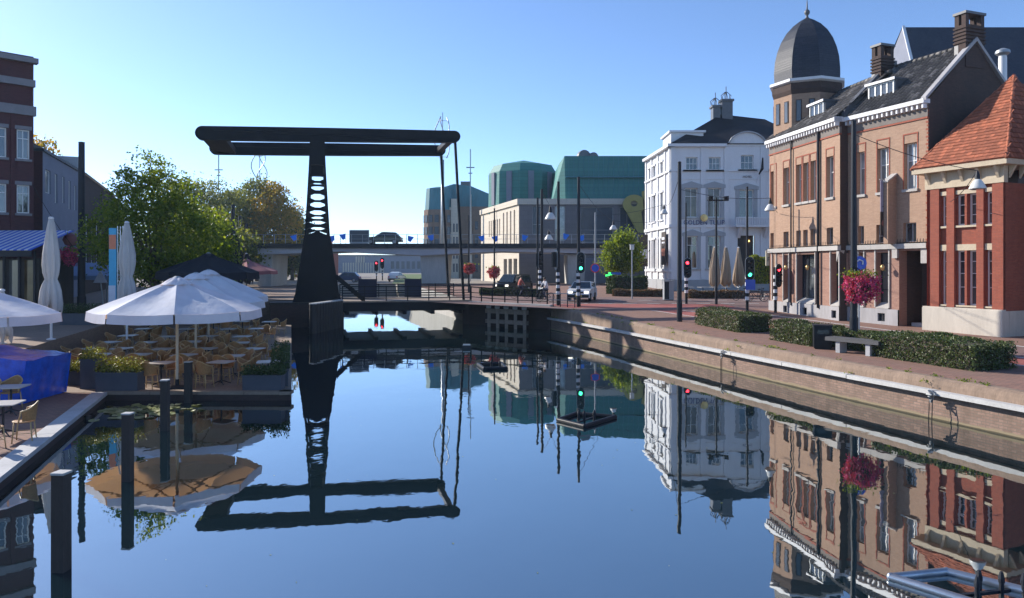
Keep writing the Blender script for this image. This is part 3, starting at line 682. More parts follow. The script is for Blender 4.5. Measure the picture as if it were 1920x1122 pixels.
# chimneys
def chimney(par, x0, x1, y0, y1, z0, z1):
    c = MB().box(x0,y0,z0,x1,y1,z1-.62).build('chimney', M['brick_shaded'], par)
    for x in (x0, x1-.22):
        for y in (y0, y1-.22): MB().box(x,y,z1-.62,x+.22,y+.22,z1-.12).build('chimney_pier', M['brick_shaded'], c)
    MB().box(x0-.06,y0-.06,z1-.12,x1+.06,y1+.06,z1).build('chimney_cap', M['lead'], c)
    for k in range(5): MB().box(x0-.05,y0-.05,z1-.8-k*.17,x1+.05,y1+.05,z1-.72-k*.17).build('chimney_band', M['brick_shaded'], c)
    MB().box(x0-.01,y0-.012,z0,x0+.2,y0+.2,z1-1.55).build('chimney_flank', M['stone'], c)
chimney(pr, br.W-.55, br.W+.03, RV-.62, RV+.62, 13.6, 16.25)
chimney(pr, -.35, .25, RV-1.0, RV-.1, 13.2, 15.95)
# projecting brick pier with the hanging banner
u1 = br.u(1681)
pier = MB(); pier.extr([(u1-.26,-.55,5.25),(u1-.26,0,5.25),(u1-.26,0,8.55),(u1-.26,-.55,8.2)],(.26,0,0)); pier.build('brick_pier', M['brick_orange'], pr)
MB().extr([(u1-.3,-.6,8.2),(u1-.3,.0,8.58),(u1-.3,.0,8.66),(u1-.3,-.6,8.28)],(.34,0,0)).build('pier_coping', M['stone'], pr)
# rain pipes
for fc, par, px, r in ((bl,pl,1486,.045),(bl,pl,1537,.075)):
    u = fc.u(px); MB().tube([(u,-.1,1.9),(u,-.1,ZE+.1)], r, 8).build('rain_pipe', M['dark_metal'], par, smooth=True)
# turret
tc = bl.world(.95, 1.95); TR = 2.02; a8 = bl.rz + math.pi/8
tw = bpy.data.objects.new('turret', None); COL.objects.link(tw); tw.parent = bb; tw.location = (tc[0],tc[1],0); tw.rotation_euler = (0,0,bl.rz+R(13))
MB().lathe((0,0,0), [(TR,.8),(TR,14.9)], 8, math.pi/8).build('turret_wall', M['brick_orange'], tw)
MB().lathe((0,0,0), [(TR+.02,14.35),(TR+.1,14.6),(TR+.1,14.95),(TR+.05,15.0)], 8, math.pi/8).build('turret_frieze', M['brick_shaded'], tw)
MB().lathe((0,0,0), [(TR+.08,15.0),(TR+.24,15.08),(TR+.24,15.24),(TR,15.28)], 8, math.pi/8).build('turret_gutter', M['white'], tw)
def dome_prof():
    K = [(1.97,15.26),(2.0,15.9),(1.94,16.6),(1.80,17.2),(1.57,17.8),(1.25,18.35),(.84,18.8),(.42,19.12),(.10,19.3)]
    out = []; n = 36
    for i in range(n):
        def at(t):
            s = t*(len(K)-1); j = min(int(s), len(K)-2); f = s-j
            return (K[j][0]+(K[j+1][0]-K[j][0])*f, K[j][1]+(K[j+1][1]-K[j][1])*f)
        a, b = at(i/n), at((i+1)/n); out += [(a[0]+.012, a[1]), (b[0], b[1])]
    return out
dm = MB().lathe((0,0,0), dome_prof(), 8, math.pi/8).build('dome', M['slate'], tw)
MB().lathe((0,0,19.25), [(.13,0),(.09,.12),(.06,.2),(.15,.32),(.17,.42),(.13,.52),(.05,.6),(.035,.95),(.01,1.25)], 10).build('finial', M['lead'], tw, smooth=True)
for k in range(8):
    an = math.pi/4*k; 
    if k in (5,6,7,4):
        r = TR*math.cos(math.pi/8); e = bpy.data.objects.new('turret_window', None); COL.objects.link(e); e.parent = tw
        e.rotation_euler = (0,0,an+math.pi/2); e.location = (r*math.cos(an), r*math.sin(an), 0)
        for x in (-.55,.17):
            MB().box(x,-.03,12.7,x+.34,.03,14.0).build('shutter', M['brick_shaded'], e); pane(e, x+.05, x+.29, 12.75, 13.95, -.035, M['glass'])
# wall lamps along the ledge
for fc, px, py in ((bl,1483,506),(bl,1524,507),(br,1664,508)):
    u = fc.u(px); w = fc.world(u, 0, 4.05)
    t = thing('wall_lamp', 'small brass lantern on the orange brick wall, ' + {1483:'beside the thin drainpipe',1524:'beside the wide shop window',1664:'next to the recessed entrance'}[px], 'lamp', (w[0],w[1],w[2]), fc.rz, 'brass wall lanterns')
    MB().tube([(0,.03,.25),(0,-.15,.34),(0,-.32,.2)], .014, 6).build('bracket', M['black'], t)
    MB().lathe((0,-.32,-.1), [(.03,0),(.08,.06),(.1,.2),(.04,.3)], 8).build('lantern', M['brass'], t, smooth=True)
# banner
u = u1-.3; w = br.world(u1-.28, -.1, 0)
t = thing('hanging_banner', 'vertical lilac grey banner hanging from the brick pier', 'banner', (w[0],w[1],0), br.rz)
bx = -.62
MB().box(-.02,bx,6.35,.0,.0,8.32).build('cloth', M['banner_grey'], t); MB().box(-.024,bx-.002,5.65,.004,.002,6.8).build('lower_cloth', M['banner_dark'], t)
em = MB().lathe((0,0,0), [(.0,0),(.19,.001),(.19,.006),(.0,.007)], 16, 0, 1, 1.3).build('emblem', M['banner_red'], t, ((.006,-.31,6.25))); em.rotation_euler = (0,R(90),0)
for z in (8.36, 5.62): MB().tube([(0,.2,z),(0,bx-.06,z)], .02, 6).build('rod', M['galv'], t)
tm = put('lettering', text_mesh('Lucy', .5, M['ink'], .004), t, (.008,-.31,7.45)); tm.rotation_euler = (R(90),R(-90),R(90))
# corner sign
w = bl.world(-.1,-.25)
t = thing('hanging_sign', 'square cream pub sign on the far brick corner', 'sign', (gx(1447,46.4)-.0,46.6,0), 0)
MB().box(-.30,-.04,4.22,.34,.04,5.17).build('sign_board', M['sign_cream'], t)
o = put('lettering', text_mesh('Fan', .36, M['ink'], .006), t, (.02,-.047,4.6)); o.rotation_euler = (R(90),0,0)
o = put('lettering', text_mesh('De', .2, M['ink'], .006), t, (-.05,-.047,4.98)); o.rotation_euler = (R(90),0,0)
MB().tube([(-.3,0,5.24),(.5,0,5.24)], .02, 6).build('bracket', M['black'], t)

# ================================================================== red brick building with the orange tiled roof
C0, C1 = (19.0,34.2), (20.45,31.05)
fr_ = Fac(C0, C1); RW = fr_.W
rb = thing('red_building', 'red brick house with white windows and orange pyramid roof', 'building', (C0[0],C0[1],0), fr_.rz)
U = fr_.u
bays = [(U(1763),U(1775)),(U(1791),U(1831)),(U(1846),U(1860))]
PT0, BT = 2.28, 7.65
mb = MB(); hl = []
for i,(a,b) in enumerate(bays): hl += [(a,b,2.45,4.85),(a,b,5.95,7.32)]
mb.wall(0, RW, PT0, BT, hl, .12, .22); mb.build('wall', M['brick_red'], rb)
for a, b in ((U(1745),U(1761.5)),(U(1775.5),U(1790)),(U(1831.5),U(1845)),(U(1861),RW)):
    MB().box(a,-.04,PT0,b,.11,BT).build('pilaster', M['brick_red'], rb)
MB().box(-.12,-.16,.7,RW+.04,.3,PT0).build('plinth', M['pale_stone'], rb); MB().box(-.12,-.13,PT0,RW+.02,.11,PT0+.06).build('plinth_coping', M['pale_stone'], rb)
for i,(a,b) in enumerate(bays):
    n = 2 if i == 1 else 1
    for (z0,z1,rw) in ((2.45,4.85,(.33,.58,.8)),(5.95,7.32,(.33,.66))):
        if n == 2:
            m_ = (a+b)/2; MB().box(m_-.05,.0,z0,m_+.05,.3,z1).build('mullion', M['brick_red'], rb)
            for xa, xb in ((a,m_-.052),(m_+.052,b)): window(rb, xa, xb, z0, z1, .28, 1, rw, .07, bar=.03)
        else: window(rb, a, b, z0, z1, .28, 1, rw, .06, bar=.03)
    MB().box(a-.005,-.0,2.38,b+.005,.3,2.448).build('window_sill', M['cream_stone'], rb); MB().box(a-.005,.03,4.852,b+.005,.2,5.12).build('lintel', M['cream_stone'], rb)
    MB().box(a-.005,.0,5.86,b+.005,.3,5.948).build('window_sill', M['cream_stone'], rb); MB().box(a-.005,.03,7.322,b+.005,.2,7.5).build('lintel', M['cream_stone'], rb)
MB().box(-.05,-.07,BT,RW+.05,.2,8.36).build('frieze', M['cream_stone'], rb)
for i in range(5):
    x = .18 + i*(RW-.36)/4; MB().extr([(x-.06,-.07,7.85),(x-.06,-.16,8.0),(x-.06,-.36,8.36),(x-.06,-.07,8.36)],(.12,0,0)).build('eave_bracket', M['cream_stone'], rb)
for i in range(3):
    y = .3+i*.7; MB().extr([(RW+.05,y-.06,7.85),(RW+.14,y-.06,8.0),(RW+.34,y-.06,8.36),(RW+.05,y-.06,8.36)],(0,.12,0)).build('eave_bracket', M['cream_stone'], rb)
MB().box(-.4,-.5,8.362,RW+.42,2.2,8.58).build('eave', M['cream_stone'], rb)
sw = MB().poly((RW,.0,PT0),(RW,2.2,PT0),(RW,2.2,BT),(RW,.0,BT)); sw.poly((0,0,.8),(0,0,BT),(0,6,BT),(0,6,.8)); sw.build('side_wall', M['brick_red'], rb)
MB().box(RW-.1,.31,.7,RW+.04,2.2,PT0).build('plinth', M['pale_stone'], rb)
AP = (2.0,3.1,12.75); e0, e1, e2, e3 = (-.42,-.52,8.58),(RW+.44,-.52,8.58),(RW+.44,6.5,8.58),(-.42,6.5,8.58)
ro = MB().poly(e0,e1,AP).poly(e1,e2,AP).poly(e2,e3,AP).poly(e3,e0,AP).build('roof', M['redtile'], rb)
RT = tile_mesh('roof_tile', .19, .25, M['redtile'], .008, 2, .012)
tiles(ro, [(e0[0],e0[1],8.6),(e1[0],e1[1],8.6),(AP[0],AP[1],AP[2]+.02)], .19, .2, RT)
tiles(ro, [(e1[0],e1[1],8.6),(e2[0],e2[1],8.6),(AP[0],AP[1],AP[2]+.02)], .25, .26, RT)
for (a, nm) in ((e1,0),(e0,1)):
    for k in range(18):
        p = Vector(a).lerp(Vector(AP), k/18); q = Vector(a).lerp(Vector(AP), (k+.98)/18); MB().tube([p, q+Vector((0,0,.02))], .07, 6).build('hip_tile', M['redtile'], ro, smooth=True)
# wing at the picture edge
wg = MB(); wg.wall(RW, RW+5, .7, 8.2, [(RW+.9,RW+1.6,2.5,4.8)], 2.2, .2); wg.build('wing_wall', M['brick_red'], rb)
window(rb, RW+.9, RW+1.6, 2.5, 4.8, 2.36, 1, (.5,))
MB().box(RW+.43,1.7,8.2,RW+5.2,6,8.42).build('wing_eave', M['cream_stone'], rb)
wr = MB().poly((RW+.43,1.65,8.42),(RW+5.3,1.65,8.42),(RW+5.3,4.6,12.2),(RW+1.6,4.6,12.2)).build('wing_roof', M['redtile'], rb)
tiles(wr, [(RW+.43,1.65,8.45),(RW+5.3,1.65,8.45),(RW+5.3,4.6,12.23),(RW+1.6,4.6,12.23)], .25, .26, RT)

# ================================================================== tall dark roofed block behind
Yb = 62.0
db = thing('slate_roofed_block', 'tall block with steep dark slate roof rising behind the brick gable', 'building', (gx(1718,Yb),Yb,0))
MB().box(0,0,1,16,9,19.2).build('wall', M['brick_shaded'], db)
rdg = gz(50,Yb+3); MB().poly((-.3,-.5,19.0),(16,-.5,19.0),(16,3.2,rdg),(.5,3.2,rdg)).poly((.5,3.2,rdg),(16,3.2,rdg),(16,8,19.0),(-.3,8,19.0)).build('roof', M['slate'], db)
MB().extr([(-.3,-.55,18.9),(-.3,-.55,19.2),(.5,3.2,rdg+.15),(.5,3.2,rdg-.15)],(.25,0,0)).build('verge', M['white'], db)
MB().poly((-.05,-.3,19.1),(.5,3.2,rdg-.1),(-.05,7.6,19.1)).build('gable', M['grey_render'], db)
MB().box(0,-.7,18.7,16,-.45,19.0).build('gutter', M['white'], db)
for i in range(3): 
    x = 3.0+i*4.2; o = MB().box(x,1.15,20.95,x+.9,1.9,21.5).build('roof_window', M['glass_far'], db)
vt = thing('roof_vent', 'white mushroom roof vent beside the brick gable', 'vent', (gx(1880,40),40,0)); MB().lathe((0,0,0), [(.2,1.2),(.2,15.3),(.18,15.45)], 10).build('shaft', M['white'], vt, smooth=40); MB().lathe((0,0,15.45),[(.22,0),(.36,.12),(.34,.26),(.12,.38)],12).build('cowl', M['galv'], vt, smooth=40)
# ================================================================== white hotel
HY0 = 70.0; H0 = (gx(1258,HY0), HY0)
ho = thing('white_hotel', 'white stuccoed three storey hotel with dark hipped roof', 'building', (H0[0],H0[1],0))
def hx(px): return (px-1258)/F*HY0
def hz(py): return gz(py,HY0)
HW = 13.5; ZT = 15.45
W1 = [(1286,1308,295,319),(1329,1351,295,319),(1389,1413,291,318)]
W2 = [(1284,1308,353,408),(1327,1351,353,408),(1386,1413,356,408)]
W3 = [(1288,1308,443,504),(1327,1351,443,504),(1383,1415,442,520)]
hls = [(hx(a),hx(b),hz(d),hz(c)) for a,b,c,d in W1+W2+W3]
hls += [(hx(1440)+.3,hx(1440)+1.5,hz(318),hz(295)),(hx(1440)+.3,hx(1440)+1.5,hz(408),hz(353))]
MB().wall(0, HW, 2.9, ZT, hls, 0, .3).build('front_wall', M['white'], ho)
for i,(a,b,c,d) in enumerate(hls):
    rows = (.5,) if i < 3 or i == 9 else (.72,)
    if i == 8: 
        MB().box(a+.05,.27,c,b-.05,.3,d).build('door', M['timber_dark'], ho); o = MB().lathe((0,0,0),[(.0,-.1),(.1,-.06),(.1,.06),(0,.1)],8).build('door_lamp', M['lamp_warm'], ho, ((a+b)/2+.3,.2,d-.5)); continue
    window(ho, a, b, c, d, .22, 3 if i < 3 else 2, rows, .08, gmat='glass_warm' if 3 <= i <= 4 else 'glass')
    if 3 <= i <= 7:
        for x0,x1 in ((a-.34,a-.001),(b+.001,b+.34)): MB().box(x0,-.07,c,x1,.05,d).build('window_jamb', M['grey_paint'], ho)
        MB().extr([(a-.45,-.12,d+.002),(b+.45,-.12,d+.002),(b+.45,-.12,d+.3),((a+b)/2,-.12,d+.62),(a-.45,-.12,d+.3)],(0,.15,0)).build('window_pediment', M['grey_paint'], ho)
    MB().box(a-.3,-.14,c-.16,b+.3,.05,c-.002).build('window_sill', M['stone'], ho)
# raised arched centre gable
mb = MB(); cx = hx(1401); hw = 2.0
arc = [(cx-hw,0,ZT)]+[(cx-hw+ .25 + (2*hw-.5)*i/12,0,ZT+.25+1.05*math.sin(math.pi*i/12)**.6) for i in range(13)]+[(cx+hw,0,ZT)]
mb.extr([(x,-.05,z) for x,_,z in arc],(0,.5,0)); mb.build('centre_gable', M['white'], ho)
for i in range(15):
    a, b = arc[i], arc[min(i+1,14)]
    if i in (0,13,14): continue
    MB().bar((a[0],-.1,a[2]+.06),(b[0],-.1,b[2]+.06),.3,.12).build('gable_moulding', M['grey_paint'], ho)
for x0, x1 in ((-.35,cx-hw),(cx+hw,HW)): MB().box(x0,-.4,ZT-.05,x1,.3,ZT+.22).build('cornice', M['white'], ho)
for py,h,dp in ((322,.18,.14),(427,.3,.16),(337,.08,.06)): MB().box(-.16 if dp>.1 else -.06,-dp,hz(py),HW,.05,hz(py)+h).build('string_course', M['white'], ho)
for x in (hx(1262),hx(1318),hx(1362),hx(1430)):
    MB().box(x-.22,-.1,3.0,x+.22,.05,ZT-.06).build('pilaster', M['white'], ho)
MB().box(-.05,-.12,1.2,HW,.2,2.95).build('plinth', M['grey_paint'], ho)
# balcony
b0, b1 = hx(1374), hx(1443)
MB().box(b0,-1.1,hz(427),b1,-.161,hz(424)).build('balcony_floor', M['white'], ho); MB().box(b0,-1.12,hz(411),b1,-1.0,hz(409)).build('balcony_rail', M['white'], ho)
for i in range(22): MB().box(b0+.05+i*(b1-b0-.1)/21-.05,-1.1,hz(424),b0+.05+i*(b1-b0-.1)/21+.05,-1.02,hz(411)).build('baluster', M['white'], ho)
for x in (b0+.4,b1-.6): MB().extr([(x,-.9,hz(427)-.005),(x,-.161,hz(427)-.005),(x,-.161,hz(427)-1)],(.25,0,0)).build('balcony_bracket', M['white'], ho)
o = put('hotel_sign', text_mesh('GOLDEN TULIP', .62, M['navy_ink'], .06, 1.05), ho, (hx(1319),-.2,hz(418))); o.rotation_euler = (R(90),0,0); o.scale = (.86,1,1)
MB().lathe((0,0,0),[(0,-.05),(.35,-.03),(.35,.03),(0,.05)],12).build('crest', M['brass'], ho, (hx(1319),-.22,hz(409))).rotation_euler = (R(90),0,0)
o = put('small_sign', text_mesh('HOTEL', .28, M['ink'], .03), ho, (hx(1401),-.1,hz(332))); o.rotation_euler = (R(90),0,0)
# side wall (sunlit)
S1 = (14.35,79.9); sd = Fac(S1, H0); sp_ = bpy.data.objects.new('side_facade', None); COL.objects.link(sp_); sp_.parent = ho; sp_.location = (S1[0]-H0[0],S1[1]-H0[1],0); sp_.rotation_euler = (0,0,sd.rz)
us = [1.2,3.1,6.0]; sh = []
for u in us: sh += [(u,u+.95,hz(318),hz(295)),(u,u+.95,hz(408),hz(355)),(u,u+.95,hz(504),hz(445))]
MB().wall(0, sd.W, 2.9, ZT, sh, 0, .3).build('wall', M['white'], sp_)
for a,b,c,d in sh:
    window(sp_, a, b, c, d, .22, 2, (.7,), .08); MB().box(a-.25,-.14,c-.16,b+.25,.05,c-.002).build('window_sill', M['white'], sp_)
    MB().box(a-.25,-.12,d+.002,b+.25,.05,d+.2).build('window_head', M['white'], sp_)
for u in (.2,2.6,5.2,8.0,9.6): MB().box(u-.2,-.12,3,u+.2,.05,ZT-.06).build('pilaster', M['white'], sp_)
for py,h,dp in ((322,.18,.2),(427,.3,.22),(510,.2,.18)): MB().box(0,-dp,hz(py),sd.W+.15,.05,hz(py)+h).build('string_course', M['white'], sp_)
MB().box(0,-.4,ZT-.05,sd.W+.4,.3,ZT+.22).build('cornice', M['white'], sp_); MB().box(0,-.1,1.2,sd.W+.05,.2,2.95).build('plinth', M['grey_paint'], sp_)
# roof
E = [(-.2,-.2,ZT+.2),(HW,-.2,ZT+.2),(HW,10,ZT+.2),(-.6,10,ZT+.2)]; r0, r1 = (hx(1380),5,19.5), (HW-3.0,5,19.0)
MB().poly(E[0],E[1],r1,r0).poly(E[1],E[2],r1).poly(E[2],E[3],r0,r1).poly(E[3],E[0],r0).build('roof', M['hotel_roof'], ho)
MB().box(.3,1.4,ZT+.2,3.4,5.2,ZT+1.55).build('attic', M['white'], ho); MB().box(.1,1.2,ZT+1.55,3.6,5.4,ZT+1.75).build('attic_roof', M['white'], ho)
for (x0,x1,y0,y1) in ((1351,1365,201,228),(1369,1390,189,222)):
    c = MB().box(hx(x0)+.5,4.4,hz(y1)-.6,hx(x1)+.5,5.4,hz(y0)+.95).build('chimney', M['lead'], ho); MB().box(hx(x0)+.38,4.28,hz(y0)+.95,hx(x1)+.62,5.52,hz(y0)+1.15).build('chimney_cap', M['lead'], c)
    xm = (hx(x0)+hx(x1))/2+.5; y0 -= 8
    for k in range(6):
        an = math.pi*k/3; MB().tube([(xm+.4*math.cos(an),4.9+.4*math.sin(an),hz(y0)+.75),(xm+.5*math.cos(an),4.9+.5*math.sin(an),hz(y0)+1.2),(xm+.1*math.cos(an),4.9+.1*math.sin(an),hz(y0)+1.55)], .035, 5).build('crown_rib', M['dark_metal'], c)
    MB().tube([(xm,4.9,hz(y0)+.75),(xm,4.9,hz(y0)+2.1)], .04, 5).build('crown_spike', M['dark_metal'], c)
fl = thing('flagpole', 'dark furled flag on a short pole above the hotel balcony', 'flag', (hx(1419)+H0[0],H0[1]-.1,hz(343)))
MB().tube([(0,0,0),(.25,-.9,2.4)], .04, 6).build('pole', M['white'], fl); MB().tube([(.08,-.3,.75),(.2,-.85,1.2),(.22,-.9,2.2)], [.06,.14,.07], 6).build('cloth', M['canvas_navy'], fl)
for i,(px,wd,lb) in enumerate(((1183,15,'grey menu banner hanging free beside the hotel corner'),)):
    Yb = 76.0; t = thing('advert_banner', 'tall grey and white advert banner before the hotel side wall', 'banner', (gx(1207,Yb),Yb,0))
    MB().box(-.42,-.03,gz(500,Yb),.42,.03,gz(440,Yb)).build('panel', M['banner_dark'], t); MB().box(-.36,-.05,gz(485,Yb),.36,-.031,gz(468,Yb)).build('picture', M['banner_white'], t)
    MB().tube([(-.46,0,1.8),(-.46,0,gz(436,Yb))], .05, 6).build('post', M['dark_metal'], t)
t = thing('hotel_banner', 'dark menu banner fixed on the sunlit hotel side', 'banner', sd.world(8.6,-.35,0), sd.rz)
MB().box(-.75,-.03,hz(497),.75,.03,hz(434)).build('panel', M['banner_dark'], t); MB().box(-.6,-.06,hz(480),.6,-.031,hz(466)).build('picture', M['banner_orange'], t)
MB().box(-.5,-.06,hz(449),.5,-.031,hz(444)).build('lettering', M['banner_white'], t); MB().box(-.5,-.06,hz(456),.5,-.031,hz(453)).build('lettering', M['banner_white'], t)

# ================================================================== theatre with copper roofs
TY = 104.0; T0 = (gx(973,TY),TY); T1 = (gx(902,125),125)
th = thing('theatre', 'cream stone theatre with blocky green copper roofs', 'building', (T0[0],T0[1],0))
def tx(px): return (px-973)/F*TY
def tz(py): return gz(py,TY)
ZC = tz(373)
op = [(tx(998),tx(1019),tz(440),tz(386)),(tx(1040),tx(1060),tz(452),tz(386)),(tx(1088),tx(1150),tz(455),tz(388)),(tx(1162),tx(1190),tz(470),tz(388))]
MB().wall(0, 22, 1.8, ZC-.8, op, 0, .35).build('front_wall', M['grey_stone'], th)
for i,(a,b,c,d) in enumerate(op): window(th, a, b, c, d, .3, 2 if i > 1 else 1, (.35,), .1, 'grey_paint', 'glass_far' if i != 1 else 'glass_pale')
MB().box(-.2,-.2,ZC-.8,22,.4,ZC).build('parapet', M['travertine'], th)
MB().box(tx(1060),-.4,1.8,tx(1088),-.001,tz(478)).build('white_porch', M['white'], th); MB().box(tx(1068),-.45,tz(493),tx(1080),-.401,tz(486)).build('porch_window', M['glass_far'], th); MB().box(tx(1066),-.45,tz(527),tx(1077),-.401,tz(513)).build('poster', M['banner_white'], th)
MB().box(tx(1095),-.3,1.8,tx(1135),-.001,tz(484)).build('dark_doors', M['grey_render'], th)
ts = Fac(T1, T0); e = bpy.data.objects.new('side_facade', None); COL.objects.link(e); e.parent = th; e.location = (T1[0]-T0[0],T1[1]-T0[1],0); e.rotation_euler = (0,0,ts.rz)
sh = [(5.2+i*1.25,5.2+i*1.25+.55,tz(440)+.3,tz(402)) for i in range(6)] + [(13.6+i*1.9,13.6+i*1.9+.7,tz(470),tz(392)) for i in range(4)] + [(14+i*2.6,15.8+i*2.6,2.4,tz(485)) for i in range(3)]
MB().wall(0, ts.W, 1.8, ZC-.8, sh, 0, .5).build('wall', M['travertine'], e)
for a,b,c,d in sh: pane(e, a, b, c, d, .4, M['glass_far'])
MB().box(0,-.25,ZC-.8,ts.W,.4,ZC).build('parapet', M['travertine'], e)
# copper box
zb, zt = ZC-.2, tz(290)
x0, x1, x2 = tx(1040)+.6, tx(1061), 24
cb = MB(); P = [(x0-.8,2.5,zb),(x1,.8,zb),(x2,.8,zb),(x2,14,zb),(x0-.8,16,zb)]; Q = [(x0+.2,3.4,zt-.8),(x1-.1,1.4,zt),(x2,1.4,zt),(x2,13.5,zt),(x0+.2,15,zt-.8)]
for i in range(5): cb.poly(P[i],P[(i+1)%5],Q[(i+1)%5],Q[i])
cb.poly(*Q); cb.build('copper_box', M['copper'], th)
cs = MB()
for i in range(18):
    x = x1+.5+i*.7; cs.bar((x,.77,zb),(x,1.37,zt),.06,.06)
o = cs.build('standing_seams', M['copper_blue'], th); o['kind'] = 'stuff'
MB().box(x1,.6,tz(332),x2,1.35,tz(330)).build('copper_ledge', M['copper_blue'], th)
# faceted drum
dr = MB(); cxd, cyd = tx(985), 17; rd = 5.8; n = 10
dr.lathe((cxd,cyd,0), [(rd,ZC-1),(rd-.15,gz(316,TY+14)-.6),(rd-.9,gz(312,TY+14)+.3),(.2,gz(306,TY+14)+.8)], n, .2); dr.build('copper_drum', M['copper'], th)
for k in range(n):
    an = .2+2*math.pi*(k+.5)/n
    if math.sin(an) < .35:
        r = rd*math.cos(math.pi/n); c_, s_ = math.cos(an), math.sin(an); z0, z1 = ZC+.3, gz(324,TY+14)
        o = MB().box(-.45,-.12,z0,.45,.1,z1).build('drum_window', M['grey_render'], th, (cxd+c_*r,cyd+s_*r,0), an+math.pi/2)
for x, r in ((tx(1101),1.0),(tx(1119),.75)):
    o = MB().lathe((0,0,0), [(r,-.5),(r,.5),(r*.7,.6)], 14).build('roof_fan', M['lead'], th, (x,5,zt+r*.4)); o.rotation_euler = (R(90),0,R(20)); o.scale = (1,1,.7)
    MB().box(x-.5,4.6,zt,x+.5,5.4,zt+.4).build('fan_base', M['lead'], th)
for i, ch in enumerate('PA'):
    t = thing('yellow_letter', 'big yellow letter %s leaning on the theatre wall' % ch, 'letter', (gx((1189,1224)[i],TY-.8),TY-.8,gz((397,392)[i],TY-.8)), 0, 'yellow theatre letters')
    mb = MB()
    if i == 0:
        c = [(-.0+1.55*math.cos(a),1.0+1.35*math.sin(a)) for a in [math.pi*2*k/20 for k in range(20)]]
        for k in range(20):
            (xa,za),(xb,zb_) = c[k],c[(k+1)%20]; mb.extr([(xa,0,za),(xb,0,zb_),(xb*.3,0,1.1+(zb_-1.0)*.3),(xa*.3,0,1.1+(za-1.0)*.3)],(0,.4,0))
        mb.extr([(-1.3,.01,.4),(.0,.01,-.3),(1.0,.01,-.1),(1.35,.01,-2.9),(.6,.01,-3.0)],(0,.38,0))
    else:
        mb.extr([(-1.5,0,2.4),(-.2,0,2.9),(1.2,0,2.6),(1.9,0,-.5),(2.1,0,-2.4),(1.2,0,-2.6),(.9,0,-.8),(.5,0,-.6),(.55,0,-2.6),(-.2,0,-2.7),(-1.3,0,.3)],(0,.4,0))
        mb.box(-.3,-.03,.6,.4,-.001,1.3)
    mb.build('letter_face', M['yellow'], t)

# ================================================================== apartment tower further along
AY = 150.0; ap = thing('apartment_block', 'brown brick apartment block with glazed teal top floors', 'building', (gx(792,AY),AY,0))
ax = lambda px: (px-792)/F*AY
az = lambda py: gz(py,AY)
MB().lathe((3.0,3.0,0),[(3.1,1.8),(3.1,az(393))],14).build('round_stair_tower', M['brick_brown'], ap, smooth=False)
MB().lathe((3.0,3.0,0),[(2.9,az(393)),(2.6,az(352)),(.5,az(348))],14).build('round_glass_top', M['copper_blue'], ap)
for k in range(5):
    for a in range(-5,1): 
        an = -math.pi/2 + a*.42+.8; r = 3.12; MB().box(-.42,-.02,0,.42,.06,1.5).build('window', M['glass_far'], ap, (3+r*math.cos(an),3+r*math.sin(an),3.6+k*2.4), an+math.pi/2)
MB().box(2.0,3.5,1.8,13.5,16,az(385)).build('wall', M['brick_brown'], ap)
mb = MB(); mb.extr([(2.2,4.0,az(388)),(13.3,4.0,az(388)),(13.3,4.0,az(360)),(9.5,4.0,az(345)),(6,4.0,az(341)),(2.2,4.0,az(352))],(0,11,0)); mb.build('glazed_top', M['copper_blue'], ap)
MB().box(7.2,7,az(345),9.2,9,az(333)).build('roof_plant', M['lead'], ap)
for (p0,p1,p2,yf) in ((808,822,400,1.4),(836,845,388,1.4),(845.2,858,372,1.1)):
    MB().box(ax(p0),yf,1.8,ax(p1),3.49,az(p2)).build('stepped_bay', M['travertine'], ap)
    for k in range(4):
        for x in range(2):
            xx = ax(p0)+.4+x*(ax(p1)-ax(p0))*.45; MB().box(xx,yf-.06,3.2+k*2.7,xx+.3,yf-.001,4.9+k*2.7).build('window', M['glass_far'], ap)
for k in range(4):
    for x in range(3):
        MB().box(9.0+x*1.4,3.44,3.2+k*2.9,9.6+x*1.4,3.499,4.9+k*2.9).build('window', M['glass_far'], ap)
MB().extr([(ax(878),2.9,1.8),(ax(884),3.0,1.8),(ax(882),3.0,az(362)),(ax(880),3.0,az(362))],(0,.5,0)).build('blade_fin', M['travertine'], ap)

# ================================================================== flyover
FY = 90.0
fo = thing('flyover', 'pale concrete road flyover crossing behind the drawbridge', 'bridge', (0,FY,0))
fx = lambda px: gx(px,FY)
zd = gz(457,FY)
MB().box(fx(380),0,zd-.55,fx(1330),9,zd).build('deck', M['dark_metal'], fo)
mb = MB(); prof = [(fx(380),zd-1.05),(fx(480),zd-1.35),(fx(640),zd-.95),(fx(790),zd-1.45),(fx(940),zd-.95),(fx(1100),zd-1.2),(fx(1330),zd-1.2)]
mb.extr([(fx(380),.25,zd-.551)]+[(x,.25,z) for x,z in prof]+[(fx(1330),.25,zd-.551)],(0,8.5,0)); mb.build('girder', M['fascia'], fo)
for a,b,c,d in ((483,505,478,502),(786,838,790,834),(1065,1100,1068,1096)):
    mb = MB(); zt2 = zd-1.3; mb.extr([(fx(a),1,zt2),(fx(b),1,zt2),(fx(d),1,1.0),(fx(c),1,1.0)],(0,6.5,0)); mb.build('pier', M['concrete'], fo)
for i in range(46):
    x = fx(390)+i*(fx(1320)-fx(390))/45; MB().box(x-.03,.1,zd,x+.03,.16,zd+1.1).build('railing_post', M['galv'], fo)
for z in (.55,1.1): MB().box(fx(390),.1,zd+z-.02,fx(1320),.15,zd+z+.02).build('railing_rail', M['galv'], fo)
for i in range(5): MB().box(fx(655)+i*.48,.3,zd,fx(655)+i*.48+.06,.36,zd+1.45).build('screen_post', M['galv'], fo)
